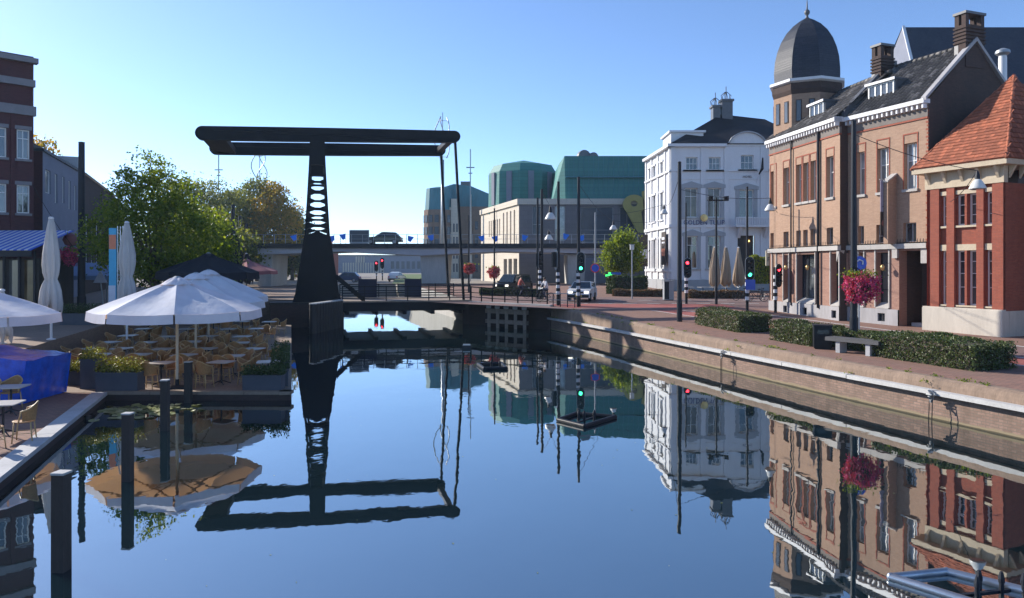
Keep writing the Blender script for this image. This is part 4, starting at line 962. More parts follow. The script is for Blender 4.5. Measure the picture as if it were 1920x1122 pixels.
FL = [(556,'at the end by the trees'),(627,'just beside the bridge tower'),(648,'next to the notice screen'),(765,'behind the dark car'),(813,'between the hanging rods'),(908,'before the cream theatre corner'),(933,'above the hanging pink flowers'),(979,'beside the double lamp mast'),(1056,'beside the striped signal post'),(1095,'close to the theatre porch')]
for px, wh in FL:
    t = thing('pennant', 'blue pennant on the flyover railing ' + wh, 'flag', (fx(px),FY-.05,zd), 0, 'blue pennants on the flyover')
    MB().tube([(0,0,0),(0,0,1.25)], .02, 5).build('staff', M['galv'], t)
    h = random.uniform(.6,.95); mb = MB(); s = random.choice((-1,1)); mb.extr([(0,-.03,h+.3),(s*.75,-.1,h+.12),(s*.3,-.05,h-.5),(0,-.03,h-.3)],(0,.03,0)); mb.build('cloth', M['flag'], t)
bd = thing('notice_screen', 'framed glass screen standing on the flyover railing', 'screen', (fx(673),FY+.2,zd)); MB().box(-1.15,-.02,.2,1.15,.02,1.55).build('panel', M['glass_far'], bd)
for a in ((-1.2,-.04,.1,-1.12,.04,1.65),(1.12,-.04,.1,1.2,.04,1.65),(-1.12,-.04,1.55,1.12,.04,1.65),(-1.12,-.04,.0,1.12,.04,.199)): MB().box(*a).build('frame', M['galv'], bd)
# wind turbines with helical blades and antenna masts behind
for (px,Y,ztop,zmid,lb) in ((487,135,gz(287,135),gz(345,135),'tall grey mast with twisted wind turbine blades above the golden trees'),(830,128,gz(220,128),gz(300,128),'tall grey mast with twisted turbine blades behind the beam end')):
    t = thing('wind_turbine', lb, 'turbine', (gx(px,Y),Y,1.8)); H_ = ztop-1.8; Hm = zmid-1.8
    MB().tube([(0,0,0),(0,0,Hm)], [.38,.24], 8).build('mast', M['galv'], t, smooth=True)
    MB().tube([(0,0,Hm),(0,0,H_+.8)], .07, 6).build('shaft', M['galv'], t)
    for k in range(3):
        pts = []
        for i in range(9):
            an = 2*math.pi*k/3 + i*.28; rr_ = 1.5*math.sin(math.pi*(.15+.7*i/8)); pts.append((rr_*math.cos(an),rr_*math.sin(an),Hm+.3+(H_-Hm-.3)*i/8))
        MB().tube(pts, .09, 5).build('blade', M['galv'], t, smooth=True)
    for z in (Hm+.5,H_-.6):
        for k in range(3): MB().tube([(0,0,z),(1.0*math.cos(2.1*k+z),1.0*math.sin(2.1*k+z),z)], .04, 5).build('arm', M['galv'], t)
for (px,Y,py,lb) in ((410,120,285,'thin antenna mast with two crossbars above the green trees'),(882,118,280,'thin antenna mast with two crossbars before the teal apartment roof')):
    t = thing('antenna_mast', lb, 'mast', (gx(px,Y),Y,1.8)); h = gz(py,Y)-1.8
    MB().tube([(0,0,0),(0,0,h)], .09, 6).build('pole', M['galv'], t)
    for k,(dz,w) in enumerate(((2.9,.65),(3.8,.3))): MB().box(-w,-.05,h-dz-.07,w,.05,h-dz+.07).build('crossbar', M['dark_metal'], t)
# street under the flyover
HF = 300.0
fb = thing('low_hall', 'long blue grey hall with pale slatted front seen under the flyover', 'building', (gx(600,HF),HF,0))
MB().box(-30,0,1.9,46,12,gz(480,HF)).build('wall', M['grey_render'], fb); MB().box(-30.2,-.3,gz(480,HF),46.2,12,gz(480,HF)+.35).build('roof_edge', M['roof_dark'], fb)
for i in range(17): MB().box(9.2+i*1.0,-.3,1.9,9.7+i*1.0,-.01,gz(493,HF)).build('slat', M['pale_stone'], fb)
for i in range(4): MB().box(14.4+i*1.0,-.5,gz(493,HF)+.05,14.95+i*1.0,-.01,gz(481,HF)).build('tall_slat', M['pale_stone'], fb)
for i in range(5): MB().box(-4+i*2.2,-.06,4,-2.5+i*2.2,-.001,7.2).build('window', M['banner_white'], fb)
for i in range(8): MB().box(28.5+i*2.1,-.06,3.6,29.8+i*2.1,-.001,6.6).build('window', M['glass_far'], fb)
rh = thing('row_house', 'red brick row houses beyond the flyover by the trees', 'building', (gx(545,170),170,0)); MB().box(0,0,1.5,9,8,8).build('wall', M['brick_red'], rh); MB().poly((-.2,-.3,8),(9,-.3,8),(9,4,11),(-.2,4,11)).build('roof', M['redtile'], rh)
for i in range(4):
    for k in range(2): MB().box(.6+i*2.1,-.05,2.6+k*2.8,1.7+i*2.1,-.001,4.4+k*2.8).build('window', M['white_frame'], rh)
struct(MB().poly(*[(gx(p,Y),Y,z) for p,Y,z in ((735,98,1.92),(790,98,1.92),(800,135,2.9),(745,135,2.9))]).build('grass_bank', M['fieldgrass']))
# ================================================================== drawbridge
BR = R(14.4); DZ = 1.74; FV = 6.6
dbg = thing('drawbridge', 'black steel drawbridge with lattice towers and long balance beams', 'bridge', (-13.56,52.0,0), BR)
XL, XR = -7.9, 10.07
def beam_z(x): return 13.1 + (13.62-13.1)*(x-XL)/(XR-XL)
BB = M['bridge_black']
def girder(y):
    mb = MB(); top = []; bot = []; ee = [0,.02,.07,.14,.24,.34,.45]; xsx = [XL+q for q in ee]+[XL+.45+(XR-XL-.9)*i/12 for i in range(1,12)]+[XR-q for q in ee[::-1]]
    for x in xsx:
        d = .45 + .035*max(0,1-(x/8.5)**2) - .03*((x-XL)/(XR-XL)); 
        e = min(x-XL, XR-x); k = 1.0 if e > .45 else max(0.0, 1-(1-e/.45)**2)**.5
        h = d*max(k,.04); top.append((x, y-.26, beam_z(x)+h)); bot.append((x, y-.26, beam_z(x)-h))
    mb.extr(top + bot[::-1], (0,.52,0)); return mb.build('balance_beam', BB, dbg)
for y in (0, FV):
    g_ = girder(y)
    MB().box(XL+1.2,y-.3,beam_z(0)-.02,XR-1,y-.262,beam_z(0)+.03).build('beam_seam', BB, g_)
# counterweight and end ties
MB().extr([(XL+.25,.27,13.1-.2),(XL+1.9,.27,13.1-.38),(XL+1.9,.27,13.1+.05),(XL+.25,.27,13.1+.28)],(0,FV-.54,0)).build('counterweight', M['timber_dark'], dbg)
MB().box(XR-.75,.27,13.42,XR-.3,FV-.27,13.78).build('end_crossbeam', M['dark_metal'], dbg)
MB().box(-.5,.27,13.1,.5,FV-.27,13.5).build('pivot_crossbeam', BB, dbg)
# towers
LV = [329,341.5,362,377.5,393,412.7,424.7]
def tower(y):
    tz_ = lambda py: gz(py,52.0)
    def hw(z):   # half width
        if z > 6.3: return .49 + (.86-.49)*((12.95-z)/(12.95-6.3))**1.15
        return .86 + (1.5-.86)*((6.3-z)/(6.3-1.7))**1.0
    zt, zlat, zsol = 12.95, tz_(310), tz_(443)
    t = bpy.data.objects.new('tower', None); COL.objects.link(t); t.parent = dbg; t.location = (0,y,0)
    d0, dd = -.25, .5
    MB().extr([(-hw(zt),d0,zt),(-hw(zlat),d0,zlat),(hw(zlat),d0,zlat),(hw(zt),d0,zt)],(0,dd,0)).build('tower_head', BB, t)
    for s in (-1,1):
        zsn = [zlat + (zsol-zlat)*i/8 for i in range(9)]
        for za, zb in zip(zsn, zsn[1:]):
            MB().extr([(s*hw(za),d0,za),(s*(hw(za)-.15),d0,za),(s*(hw(zb)-.15),d0,zb),(s*hw(zb),d0,zb)],(0,dd,0)).build('tower_post', BB, t)
    for i, py in enumerate(LV):
        z = tz_(py); h = .06; w = hw(z)-.14; gs = .2 if i else .1
        MB().extr([(-w,d0+.02,z-gs),(-w*.35,d0+.02,z-h),(w*.35,d0+.02,z-h),(w,d0+.02,z-gs),(w,d0+.02,z+gs),(w*.35,d0+.02,z+h),(-w*.35,d0+.02,z+h),(-w,d0+.02,z+gs)],(0,dd-.04,0)).build('lattice_plate', BB, t)
    z = zsol; MB().extr([(-hw(zsol)+.05,d0,zsol+.0),(0,d0,zsol+.35),(hw(zsol)-.05,d0,zsol+.0),(hw(zsol),d0,zsol-.02)]+[(hw(q),d0,q) for q in (5.5,4.5,3.4,2.6)]+[(1.66,d0,1.72),(-1.66,d0,1.72)]+[(-hw(q),d0,q) for q in (2.6,3.4,4.5,5.5)]+[(-hw(zsol),d0,zsol-.02)],(0,dd,0)).build('tower_base', BB, t)
    for s in (-1,1): MB().bar((s*hw(zsol)*.97,d0-.05,zsol),(s*1.5,d0-.05,1.75),.1,.08).build('base_flange', BB, t)
    MB().bar((1.25,0,3.5),(3.2,0,1.8),.22,.3).build('brace', BB, t)
tower(0); tower(FV)
# deck
MB().box(1.62,-.35,1.02,10.9,FV+.35,DZ-.1).build('deck_girder', BB, dbg)
for i in range(22):
    MB().box(1.63+i*.421,-.32,DZ-.099,1.63+i*.421+.415,FV+.32,DZ).build('deck_plank', M['timber_grey'], dbg)
for i in range(5): MB().box(1.9+i*2.0,-.5,.78,2.15+i*2.0,FV+.3,1.019).build('deck_crossbeam', BB, dbg)
for y in (0.0,FV):
    for k in (0,1):
        pass
    MB().bar((XR-.35,y,beam_z(XR)-.35),(10.35,y,DZ-.05),.16,.24).build('hanger_rod', BB, dbg)
def railing(par, pts, h=1.08, step=1.05, rails=(.25,.5,.75,1.05), post=.07, mat=BB, rr=.035):
    for p, q in zip(pts, pts[1:]):
        p, q = Vector(p), Vector(q); L = (q-p).length; n = max(1, round(L/step))
        for i in range(n+(1 if q == Vector(pts[-1]) else 0)):
            c = p.lerp(q, i/n); MB().box(c.x-post/2,c.y-post/2,c.z,c.x+post/2,c.y+post/2,c.z+h).build('railing_post', mat, par)
        for z in rails: MB().bar(p+Vector((0,0,z)), q+Vector((0,0,z)), rr*2, rr*(2.4 if z == rails[-1] else 1.4)).build('railing_rail', mat, par)
railing(dbg, [(1.7,-.2,DZ),(10.8,-.2,DZ)], step=1.5, rails=(.18,.36,.54,.72,1.02))
railing(dbg, [(1.7,FV+.2,DZ),(10.8,FV+.2,DZ)], step=1.5, rails=(.18,.36,.54,.72,1.02))
for x0,x1,lb in ((3.1,4.55,'dark blue panel board fixed behind the bridge railing near the tower'),(6.75,8.1,'dark blue panel board fixed behind the bridge railing near the rods')):
    t = thing('panel_board', lb, 'board', dbg.matrix_world @ Vector((0,0,0)) if False else (-13.56,52.0,0), BR, 'dark boards along the bridge')
    MB().box(x0,FV-.25,DZ,x1,FV-.17,DZ+1.45).build('panel', M['panel_navy'], t)
    for x in (x0,x1-.06): MB().box(x,FV-.16,DZ,x+.06,FV-.1,DZ+1.5).build('upright', M['dark_metal'], t)
# abutments
la = thing('bridge_abutment', 'dark stone bridge abutment under the lattice towers', 'abutment', (-13.56,52.0,0), BR)
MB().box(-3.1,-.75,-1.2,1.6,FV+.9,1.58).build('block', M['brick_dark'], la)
for i in range(5): MB().box(-3.14+i*.95,-.8,1.581,-3.14+i*.95+.94,FV+.9,1.72).build('coping_stone', M['timber_dark'], la)
ra = thing('bridge_abutment', 'dark abutment wall where the bridge lands before the crossing', 'abutment')
MB().prism([(2.52,49.05),(3.4,49.8),(-1.0,57.5),(-3.6,54.6),(-3.1,53.9)], -1.2, 1.52).build('block', M['brick_dark'], ra)
MB().extr([(2.5,48.98,1.45),(-3.15,53.8,1.45),(-3.15,53.8,1.66),(2.5,48.98,1.66)],(.25,.3,0)).build('coping', M['concrete'], ra)
def fender(name, label, A, B, n, top, mat, cap, walers, r=.16):
    t = thing(name, label, 'fender', (A[0],A[1],0)); D = Vector((B[0]-A[0],B[1]-A[1],0))
    for i in range(n):
        c = D*(i/(n-1)); MB().tube([(c.x,c.y,-1.2),(c.x,c.y,top)], r, 8).build('pile', M[mat], t, smooth=40); MB().lathe((c.x,c.y,top),[(r+.02,0),(r+.02,.06),(.02,.1)],8).build('pile_cap', M[cap], t)
    nrm = Vector((D.y,-D.x,0)).normalized()*-(r+.06)
    for z, h in walers: MB().bar(nrm+Vector((0,0,z)), D+nrm+Vector((0,0,z)), .14, h).build('waler', M[mat], t)
    return t
fender('timber_fender', 'dark timber pile fender with pale caps before the bridge tower', (-12.35,46.4), (-11.85,51.3), 11, 1.82, 'timber_dark', 'timber_top', ((1.45,.12),(.8,.22),(.25,.22)), .24)
t = thing('timber_guard', 'sunlit grey timber fender frame under the bridge railing', 'fender', (-1.75,51.6,0)); D = Vector((2.75,-2.35,0))
for z,h in ((1.12,.3),(.42,.26)): MB().bar((0,0,z), D+Vector((0,0,z)), .3, h).build('waler', M['timber_grey'], t)
for i in range(5):
    c = D*(.06+i*.22); MB().box(c.x-.11,c.y-.2,-.8,c.x+.11,c.y+.2,1.3).build('pile', M['timber_grey'], t)
    c = D*(.05+i*.22)+Vector((.0,.1,0)); MB().box(c.x-.16,c.y-.25,1.31,c.x+.16,c.y+.2,1.5).build('pile_cap', M['timber_top'], t)
rg = thing('quay_railing', 'black railing curving from the bridge onto the sunny quay', 'railing')
railing(rg, [(-3.0,54.75,1.66),(-1.4,53.0,1.6),(.4,51.2,1.56),(2.35,49.75,zs(49.7))], step=1.2, rails=(.3,.62,1.02), post=.09)
bk = thing('bicycle_rack', 'low galvanised hoop rail beside the striped signal posts', 'rack', (2.7,49.0,zs(49)))
for i in range(4): MB().box(-.03+i*.45,-.03-i*.28,0,.03+i*.45,.03-i*.28,.85).build('post', M['dark_metal'], bk)
MB().bar((0,0,.87),(1.35,-.84,.87),.06,.05).build('rail', M['galv'], bk); MB().bar((0,0,.45),(1.35,-.84,.45),.04,.04).build('rail', M['galv'], bk)
# ================================================================== buildings on the shaded bank
LA, LB = (gx(-260,38.5),38.5), (gx(63,44.0),44.0)
lf = Fac(LA, LB); lb_ = thing('dark_brick_building', 'tall dark red brick building with pale bands and white windows', 'building', (LA[0],LA[1],0), lf.rz)
Wl = lf.W; u = lf.u
rows = [(gz(400,43.5),gz(347,43.5)),(gz(298,43.5),gz(243,43.5))]
hl = []
for z0,z1 in rows:
    hl += [(Wl-5.6,Wl-3.9,z0,z1),(Wl-3.1,Wl-1.35,z0,z1),(Wl-.85,Wl-.2,z0,z1),(Wl-8.2,Wl-6.4,z0,z1)]
ztop = gz(112,43.5)
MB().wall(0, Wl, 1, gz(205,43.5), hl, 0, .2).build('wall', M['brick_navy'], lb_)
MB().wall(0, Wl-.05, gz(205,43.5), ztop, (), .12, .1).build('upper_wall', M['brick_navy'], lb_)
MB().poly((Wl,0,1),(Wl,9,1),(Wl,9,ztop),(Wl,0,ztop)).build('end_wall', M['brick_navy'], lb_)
for a,b,c,d in hl:
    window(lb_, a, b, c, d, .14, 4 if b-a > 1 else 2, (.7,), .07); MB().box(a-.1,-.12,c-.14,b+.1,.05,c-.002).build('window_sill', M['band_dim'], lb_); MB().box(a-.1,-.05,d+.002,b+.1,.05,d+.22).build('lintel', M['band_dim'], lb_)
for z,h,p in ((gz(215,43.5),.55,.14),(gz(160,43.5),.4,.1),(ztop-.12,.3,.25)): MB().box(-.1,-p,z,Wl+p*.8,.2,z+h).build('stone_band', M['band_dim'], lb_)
MB().box(0,0,ztop+.18,Wl,9,ztop+.3).build('roof', M['roof_dark'], lb_)
MB().box(Wl-1.15,-.06,1,Wl-.95,.0,gz(215,43.5)).build('pilaster', M['brick_navy'], lb_)
# awning pavilion
pv = thing('awning_pavilion', 'glazed cafe front under a blue and white striped awning', 'pavilion', (gx(-60,40.5),40.5,zl(41)))
aw = MB(); xa, xb = 0, gx(86,39.5)-gx(-60,40.5)
za, zb = gz(430,40)-zl(41), gz(470,38.5)-zl(41)
n = 26
for i in range(n):
    x0, x1 = xa+(xb-xa)*i/n, xa+(xb-xa)*(i+1)/n
    MB().extr([(x0+.004,1.6,za),(x1-.004,1.6,za),(x1-.004,-2.2,zb),(x0+.004,-2.2,zb)],(0,0,.04)).build('awning_stripe', M['blue'] if i%2 else M['banner_white'], pv)
MB().box(xa,-2.2,zb-.32,xb,-2.12,zb-.01).build('awning_edge', M['dark_metal'], pv)
for i in range(7):
    x = xa + (xb-xa-.1)*i/6; MB().box(x,-1.9,0,x+.1,-1.8,zb-.05).build('post', M['dark_metal'], pv)
for i in range(6):
    x = xa + (xb-xa-.1)*i/6; pane(pv, x+.15, x+(xb-xa)/6-.05, .6, zb-.5, -1.6, M['glass_warm' if i%2 else 'glass'])
MB().box(xa,-1.58,0,xb,1.5,zb-.4).build('interior', M['timber_dark'], pv)
MB().box(xa,-1.75,0,xb,-1.65,.58).build('kick_panel', M['dark_metal'], pv)
# grey rendered building further along
GA, GB = (gx(80,49),49), (gx(150,60),60)
gf_ = Fac(GA, GB); gr = thing('grey_building', 'plain grey rendered building with tall narrow windows', 'building', (GA[0],GA[1],0), gf_.rz)
zt = gz(284,49); hl = [(.7,2.2,gz(362,50),gz(318,50)),(3.3,4.1,gz(380,52),gz(325,52)),(5.6,6.3,gz(380,54),gz(330,54)),(7.6,8.4,gz(392,56),gz(338,56)),(9.6,10.4,gz(392,57),gz(345,57))]
MB().wall(0, gf_.W, 1.3, zt, hl, 0, .25).build('wall', M['grey_render'], gr)
for a,b,c,d in hl: window(gr, a, b, c, d, .15, 1, (), .07, gmat='glass_pale')
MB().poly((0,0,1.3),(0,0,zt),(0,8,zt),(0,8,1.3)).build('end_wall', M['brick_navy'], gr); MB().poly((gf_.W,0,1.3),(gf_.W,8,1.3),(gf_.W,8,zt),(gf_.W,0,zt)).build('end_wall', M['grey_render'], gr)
MB().box(-.1,-.12,zt,gf_.W,8,zt+.2).build('roof_edge', M['roof_dark'], gr)
FA, FB = (gx(155,64),64), (gx(228,92),92)
ff = Fac(FA, FB); fr2 = thing('dark_gabled_building', 'dark shaded building behind the leafy tree with small dormer', 'building', (FA[0],FA[1],0), ff.rz)
zt2 = gz(330,66); hl = [(1.5+i*3.2,2.9+i*3.2,z,z+2.2) for i in range(8) for z in (3.2,6.6)]
MB().wall(0, ff.W, 1.3, zt2, hl, 0, .2).build('wall', M['brick_shaded'], fr2)
for a,b,c,d in hl: window(fr2, a, b, c, d, .14, 2, (.6,), .08, gmat='glass_far')
MB().poly((0,-.3,zt2),(ff.W,-.3,zt2),(ff.W,4,zt2+2.6),(0,4,zt2+2.6)).poly((0,0,1.3),(0,0,zt2),(0,4,zt2+2.6),(0,8,zt2),(0,8,1.3)).build('roof', M['roof_dark'], fr2)
MB().box(1,.5,zt2,2.6,2.5,zt2+1.5).build('dormer', M['grey_paint'], fr2)
# ================================================================== parasols
def canopy_pts(Rr, z0, z1, n=8, seg=6, rings=8, sag=.10, twist=0.0):
    """rings from the rim to the apex with fabric sagging between ribs"""
    out = []
    for i in range(rings+1):
        t = i/rings; r = Rr*(1-t) + .10*t; row = []
        for k in range(n*seg):
            a = twist + 2*math.pi*k/(n*seg); f = (k%seg)/seg
            rr = r*math.cos(math.pi/n)/math.cos((f-.5)*2*math.pi/n)
            z = z0 + (z1-z0)*(t**.92) - sag*math.sin(math.pi*f)*math.sin(math.pi*min(1,t*.85+.12))
            row.append((rr*math.cos(a), rr*math.sin(a), z))
        out.append(row)
    return out
def parasol(name, label, loc, Rr=2.55, ze=2.5, zp=3.46, mat='canvas', pole='pole_wood', val=.27, twist=.39, group=None):
    t = thing(name, label, 'parasol', loc, 0, group)
    pts = canopy_pts(Rr, ze, zp, twist=twist); mb = MB(); m = len(pts[0])
    v = [p for row in pts for p in row]; f = [(i*m+k, i*m+(k+1)%m, (i+1)*m+(k+1)%m, (i+1)*m+k) for i in range(len(pts)-1) for k in range(m)]
    mb.add(v, f); c = mb.build('canopy', M[mat], t, smooth=25)
    seg = m//8
    for k in range(8):
        vb = MB(); row = [pts[0][(k*seg+j)%m] for j in range(seg+1)]
        for j in range(seg):
            a, b = Vector(row[j]), Vector(row[j+1]); sc_ = 1.012
            if j == 0: a = a.lerp(b,.08)
            if j == seg-1: b = b.lerp(a,.08)
            w = lambda q, dz: (q.x*sc_, q.y*sc_, q.z+dz)
            vb.poly(w(a,-val),w(b,-val),(b.x,b.y,b.z+.004),(a.x,a.y,a.z+.004))
        vb.build('valance', M[mat], t)
        a = twist+2*math.pi*k/8
        MB().bar((.06*math.cos(a),.06*math.sin(a),zp-.42),(Rr*.97*math.cos(a),Rr*.97*math.sin(a),ze-.02),.03,.045).build('rib', M[pole], t)
        MB().bar((.06*math.cos(a),.06*math.sin(a),ze-.05),(Rr*.5*math.cos(a),Rr*.5*math.sin(a),ze+(zp-ze)*.40-.1),.025,.035).build('strut', M[pole], t)
    vp = canopy_pts(Rr*.2, zp-.16, zp+.08, rings=3, sag=-.05, twist=twist); vb = MB(); vb.add([p for r in vp for p in r], [(i*m+k, i*m+(k+1)%m, (i+1)*m+(k+1)%m, (i+1)*m+k) for i in range(3) for k in range(m)]); vb.build('vent_cap', M[mat], t)
    MB().lathe((0,0,zp+.02),[(.12,0),(.13,.06),(.05,.1)],10).build('finial', M['galv'], t)
    MB().tube([(0,0,0),(0,0,zp)], .045, 10).build('pole', M[pole], t, smooth=40)
    MB().lathe((0,0,0),[(.34,0),(.34,.07),(.06,.11),(.06,.3)],14).build('base', M['dark_metal'], t, smooth=40)
    return t
def closed_parasol(name, label, loc, h=4.1, clo=1.05, r=.30, mat='canvas_grey', pole='white', tie=.33, group=None, seed=0, cone=False):
    t = thing(name, label, 'parasol', loc, 0, group); rng = random.Random(seed)
    mb = MB(); n = 64; K = [(0,.86),(.06,.95),(.2,.86),(tie-.06,.72),(tie,.52),(tie+.07,.70),(.5,.80),(.62,.78),(.78,.58),(.92,.36),(1.0,.2)]
    if cone: K = [(0,.55),(.03,.95),(.1,1.0),(.25,.92),(.45,.76),(.65,.56),(.85,.36),(1.0,.22)]
    v = []; ph = rng.random()*6
    for q, k in K:
        z = clo+(h-clo)*q
        for j in range(n):
            a = 2*math.pi*j/n; rr = r*k*(1+.20*math.sin(9*a+ph+q*1.5)*abs(math.sin(4.5*a+ph))+.12*math.sin(2*a+ph*2+q*4)+.07*math.sin(16*a+ph*3-q*3))
            v.append((rr*math.cos(a), rr*math.sin(a), z + (.16*math.sin(5*a+ph)+.08*math.sin(9*a) if q == 0 else .03*math.sin(7*a+q*9))))
    mb.add(v, [(i*n+j, i*n+(j+1)%n, (i+1)*n+(j+1)%n, (i+1)*n+j) for i in range(len(K)-1) for j in range(n)] + [tuple(range((len(K)-1)*n, len(K)*n))])
    mb.build('folded_canopy', M[mat], t, smooth=True)
    MB().lathe((0,0,h),[(.09,0),(.1,.05),(.04,.09)],10).build('finial', M['white'], t)
    if not cone: MB().lathe((0,0,clo+(h-clo)*tie-.03),[(r*.5,0),(r*.52,.03),(r*.5,.06)],16).build('tie_band', M[mat], t)
    MB().tube([(0,0,0),(0,0,clo+.3)], .045, 10).build('pole', M[pole], t, smooth=40)
    MB().lathe((0,0,0),[(.16,0),(.16,.03),(.06,.06)],12).build('base', M[pole], t)
    return t
g1 = 'big white terrace parasols'
parasol('parasol', 'large open white parasol at the terrace edge, front of its row', (-10.65,23.75,.25), group=g1)
parasol('parasol', 'open white parasol in the middle of the row of three', (-12.45,29.4,.25), Rr=2.6, ze=2.52, zp=3.55, twist=.2, group=g1)
parasol('parasol', 'open white parasol at the back of the row of three', (-14.3,35.2,.25), Rr=2.65, ze=2.5, zp=3.66, twist=.3, group=g1)
parasol('parasol', 'open white parasol cut by the picture edge above the blue tarpaulin', (-16.65,22.6,.24), Rr=2.7, ze=2.45, zp=3.4, twist=.25, group=g1)
closed_parasol('closed_parasol', 'folded white parasol on a white pole above the blue tarpaulin', (gx(96,28.5),28.5,1.35), 4.6, 1.15, .36, group='folded white parasols', seed=1)
closed_parasol('closed_parasol', 'folded white parasol next to the blue banner before the green tree', (gx(238,32),32,.25), 5.75, 2.3, .36, group='folded white parasols', seed=4)
closed_parasol('closed_parasol', 'half hidden folded white parasol behind the blue tarpaulin', (gx(4,27),27,.24+1.1), 1.9, .2, .3, group='folded white parasols', seed=9)
parasol('dark_parasol', 'large dark navy parasol behind the white ones', (gx(391,38),38,.25), Rr=2.45, ze=3.62, zp=4.5, mat='canvas_navy', pole='dark_metal', val=.35, group='dark cafe parasols')
parasol('dark_parasol', 'dark parasol with dusty rose top near the flyover pier', (gx(462,60),60,1.8), Rr=2.4, ze=2.05, zp=2.9, mat='canvas_rose', pole='dark_metal', group='dark cafe parasols')
for i,(px,Y,h) in enumerate(((399,52,5.1),(415,54,5.0),(428,55,4.8),(440,56,4.9),(462,66,3.7))):
    closed_parasol('folded_dark_parasol', 'folded black parasol, %s of the upright cluster beyond the navy parasol' % ORD[i], (gx(px,Y),Y,1.6), h, 1.2, .62, 'canvas_navy', 'dark_metal', group='folded black parasols', seed=20+i)
# hotel terrace parasols
for i,px in enumerate((1340,1361,1385)):
    Y = 62+i*.4; closed_parasol('folded_beige_parasol', 'folded beige parasol before the white hotel, ' + ('next to the floodlight mast','middle of the three','behind the green traffic light')[i], (gx(px,Y),Y,zs(62)), 3.95, .85, .44, 'canvas_beige', 'galv', .22, 'folded beige hotel parasols', 40+i, True)
# ================================================================== terrace furniture
def make_chair():
    t = thing('rattan_chair', 'rattan chair', 'chair', (0,0,0), 0, 'rattan terrace chairs')
    n = 14; mb = MB(); mb.lathe((0,0,.43),[(.20,0),(.225,.012),(.225,.03),(.20,.04)],n); mb.build('seat', M['rattan'], t)
    # woven curved back
    bk_ = MB(); seg = 12; rows_ = 5; v = []
    for j in range(rows_+1):
        z = .47+.40*j/rows_
        for i in range(seg+1):
            a = math.pi*(.02+.96*i/seg); r = .235+.05*j/rows_; top = 1-.42*abs(math.cos(a))**1.6
            v.append((r*math.cos(a), r*math.sin(a)*.95, .47+(.40*j/rows_)*top))
    m = seg+1; bk_.add(v, [(j*m+i, j*m+i+1, (j+1)*m+i+1, (j+1)*m+i) for j in range(rows_) for i in range(seg)])
    bk_.build('backrest', M['rattan'], t, smooth=True)
    pts = []
    for i in range(17):
        a = math.pi*(-.06+1.12*i/16); r = .287; top = 1-.42*abs(math.cos(a))**1.6; pts.append((r*math.cos(a), r*math.sin(a)*.95, .475+.40*top if 0 < i < 16 else .44))
    MB().tube(pts, .016, 6).build('arm_frame', M['rattan_frame'], t, smooth=True)
    for x,y in ((-.17,-.15),(.17,-.15),(-.17,.16),(.17,.16)): MB().tube([(x*1.2,y*1.25,0),(x,y,.44)], [.014,.017], 6).build('leg', M['rattan_frame'], t, smooth=True)
    MB().tube([(-.19,-.17,.2),(.19,-.17,.2),(.19,.18,.2),(-.19,.18,.2),(-.19,-.17,.2)], .009, 5).build('stretcher', M['rattan_frame'], t)
    return t
def make_table():
    t = thing('cafe_table', 'table', 'table', (0,0,0), 0, 'small terrace tables')
    mb = MB(); mb.prism([(.36*s*max(-1,min(1,1.35*math.cos(a))),.36*max(-1,min(1,1.35*math.sin(a)))) for s in (1,) for a in [2*math.pi*k/24 for k in range(24)]],.72,.745); mb.build('table_top', M['tabletop'], t)
    MB().tube([(0,0,.03),(0,0,.72)], .028, 8).build('column', M['dark_metal'], t)
    for k in range(4):
        a = math.pi/4+math.pi/2*k; MB().tube([(0,0,.12),(.12*math.cos(a),.12*math.sin(a),.09),(.3*math.cos(a),.3*math.sin(a),.012)], [.022,.018,.014], 6).build('foot', M['dark_metal'], t)
    return t
CH, TB = make_chair(), make_table()
rows_spec = [   # (row name, depth, list of table px)
 ('the front row at the water edge', 24.6, (302,415,503)), ('the second row', 26.6, (189,262,345,437)), ('the third row', 28.8, (168,230,305,385,475)),
 ('the fourth row', 31.2, (205,275,360,450)), ('the fifth row', 34.0, (240,318,390,455)), ('the sixth row', 38.0, (270,350,430,480)), ('the back row', 43.0, (400,455,505))]
rng = random.Random(3); first = [True, True]; chairs_by_row = {}
def place(kind, src, loc, rz, label):
    if first[kind]:
        first[kind] = False; src.location = loc; src.rotation_euler = (0,0,rz); src['label'] = label; return src
    return dup(src, loc, rz, label)
for rn, Y, pxs in rows_spec:
    items = []
    for k, px in enumerate(pxs):
        yy = Y + rng.uniform(-.25,.25); x = gx(px, yy)
        place(1, TB, (x,yy,.251), rng.uniform(-.3,.3), 'square cafe table, %s along %s of the terrace' % (ORD[k], rn))
        angs = [0,math.pi,math.pi/2,-math.pi/2]
        if Y > 33: angs = angs[:3]
        if k == 2 and Y < 25: angs = [0, math.pi]
        for a in angs:
            a += rng.uniform(-.35,.35); d = .66+rng.uniform(0,.12)
            cx_, cy_ = x+d*math.cos(a), yy+d*math.sin(a)
            if cx_ > bank(cy_)-.45 or cy_ < 23.55: continue
            items.append((cx_, cy_, a-math.pi/2+rng.uniform(-.3,.3)))
    items.sort(key=lambda q: q[0]/q[1])
    for i,(x,y,a) in enumerate(items): place(0, CH, (x,y,.251), a, 'rattan armchair, %s along %s of terrace tables' % (ORD[i], rn))
for i,(px,Y) in enumerate(((14,17.2),(28,19.6))):
    place(1, TB, (gx(px,Y)-.1,Y,.241), .2, 'square cafe table before the blue tarpaulin, ' + ('nearer the quay edge','closer to the tarpaulin')[i])
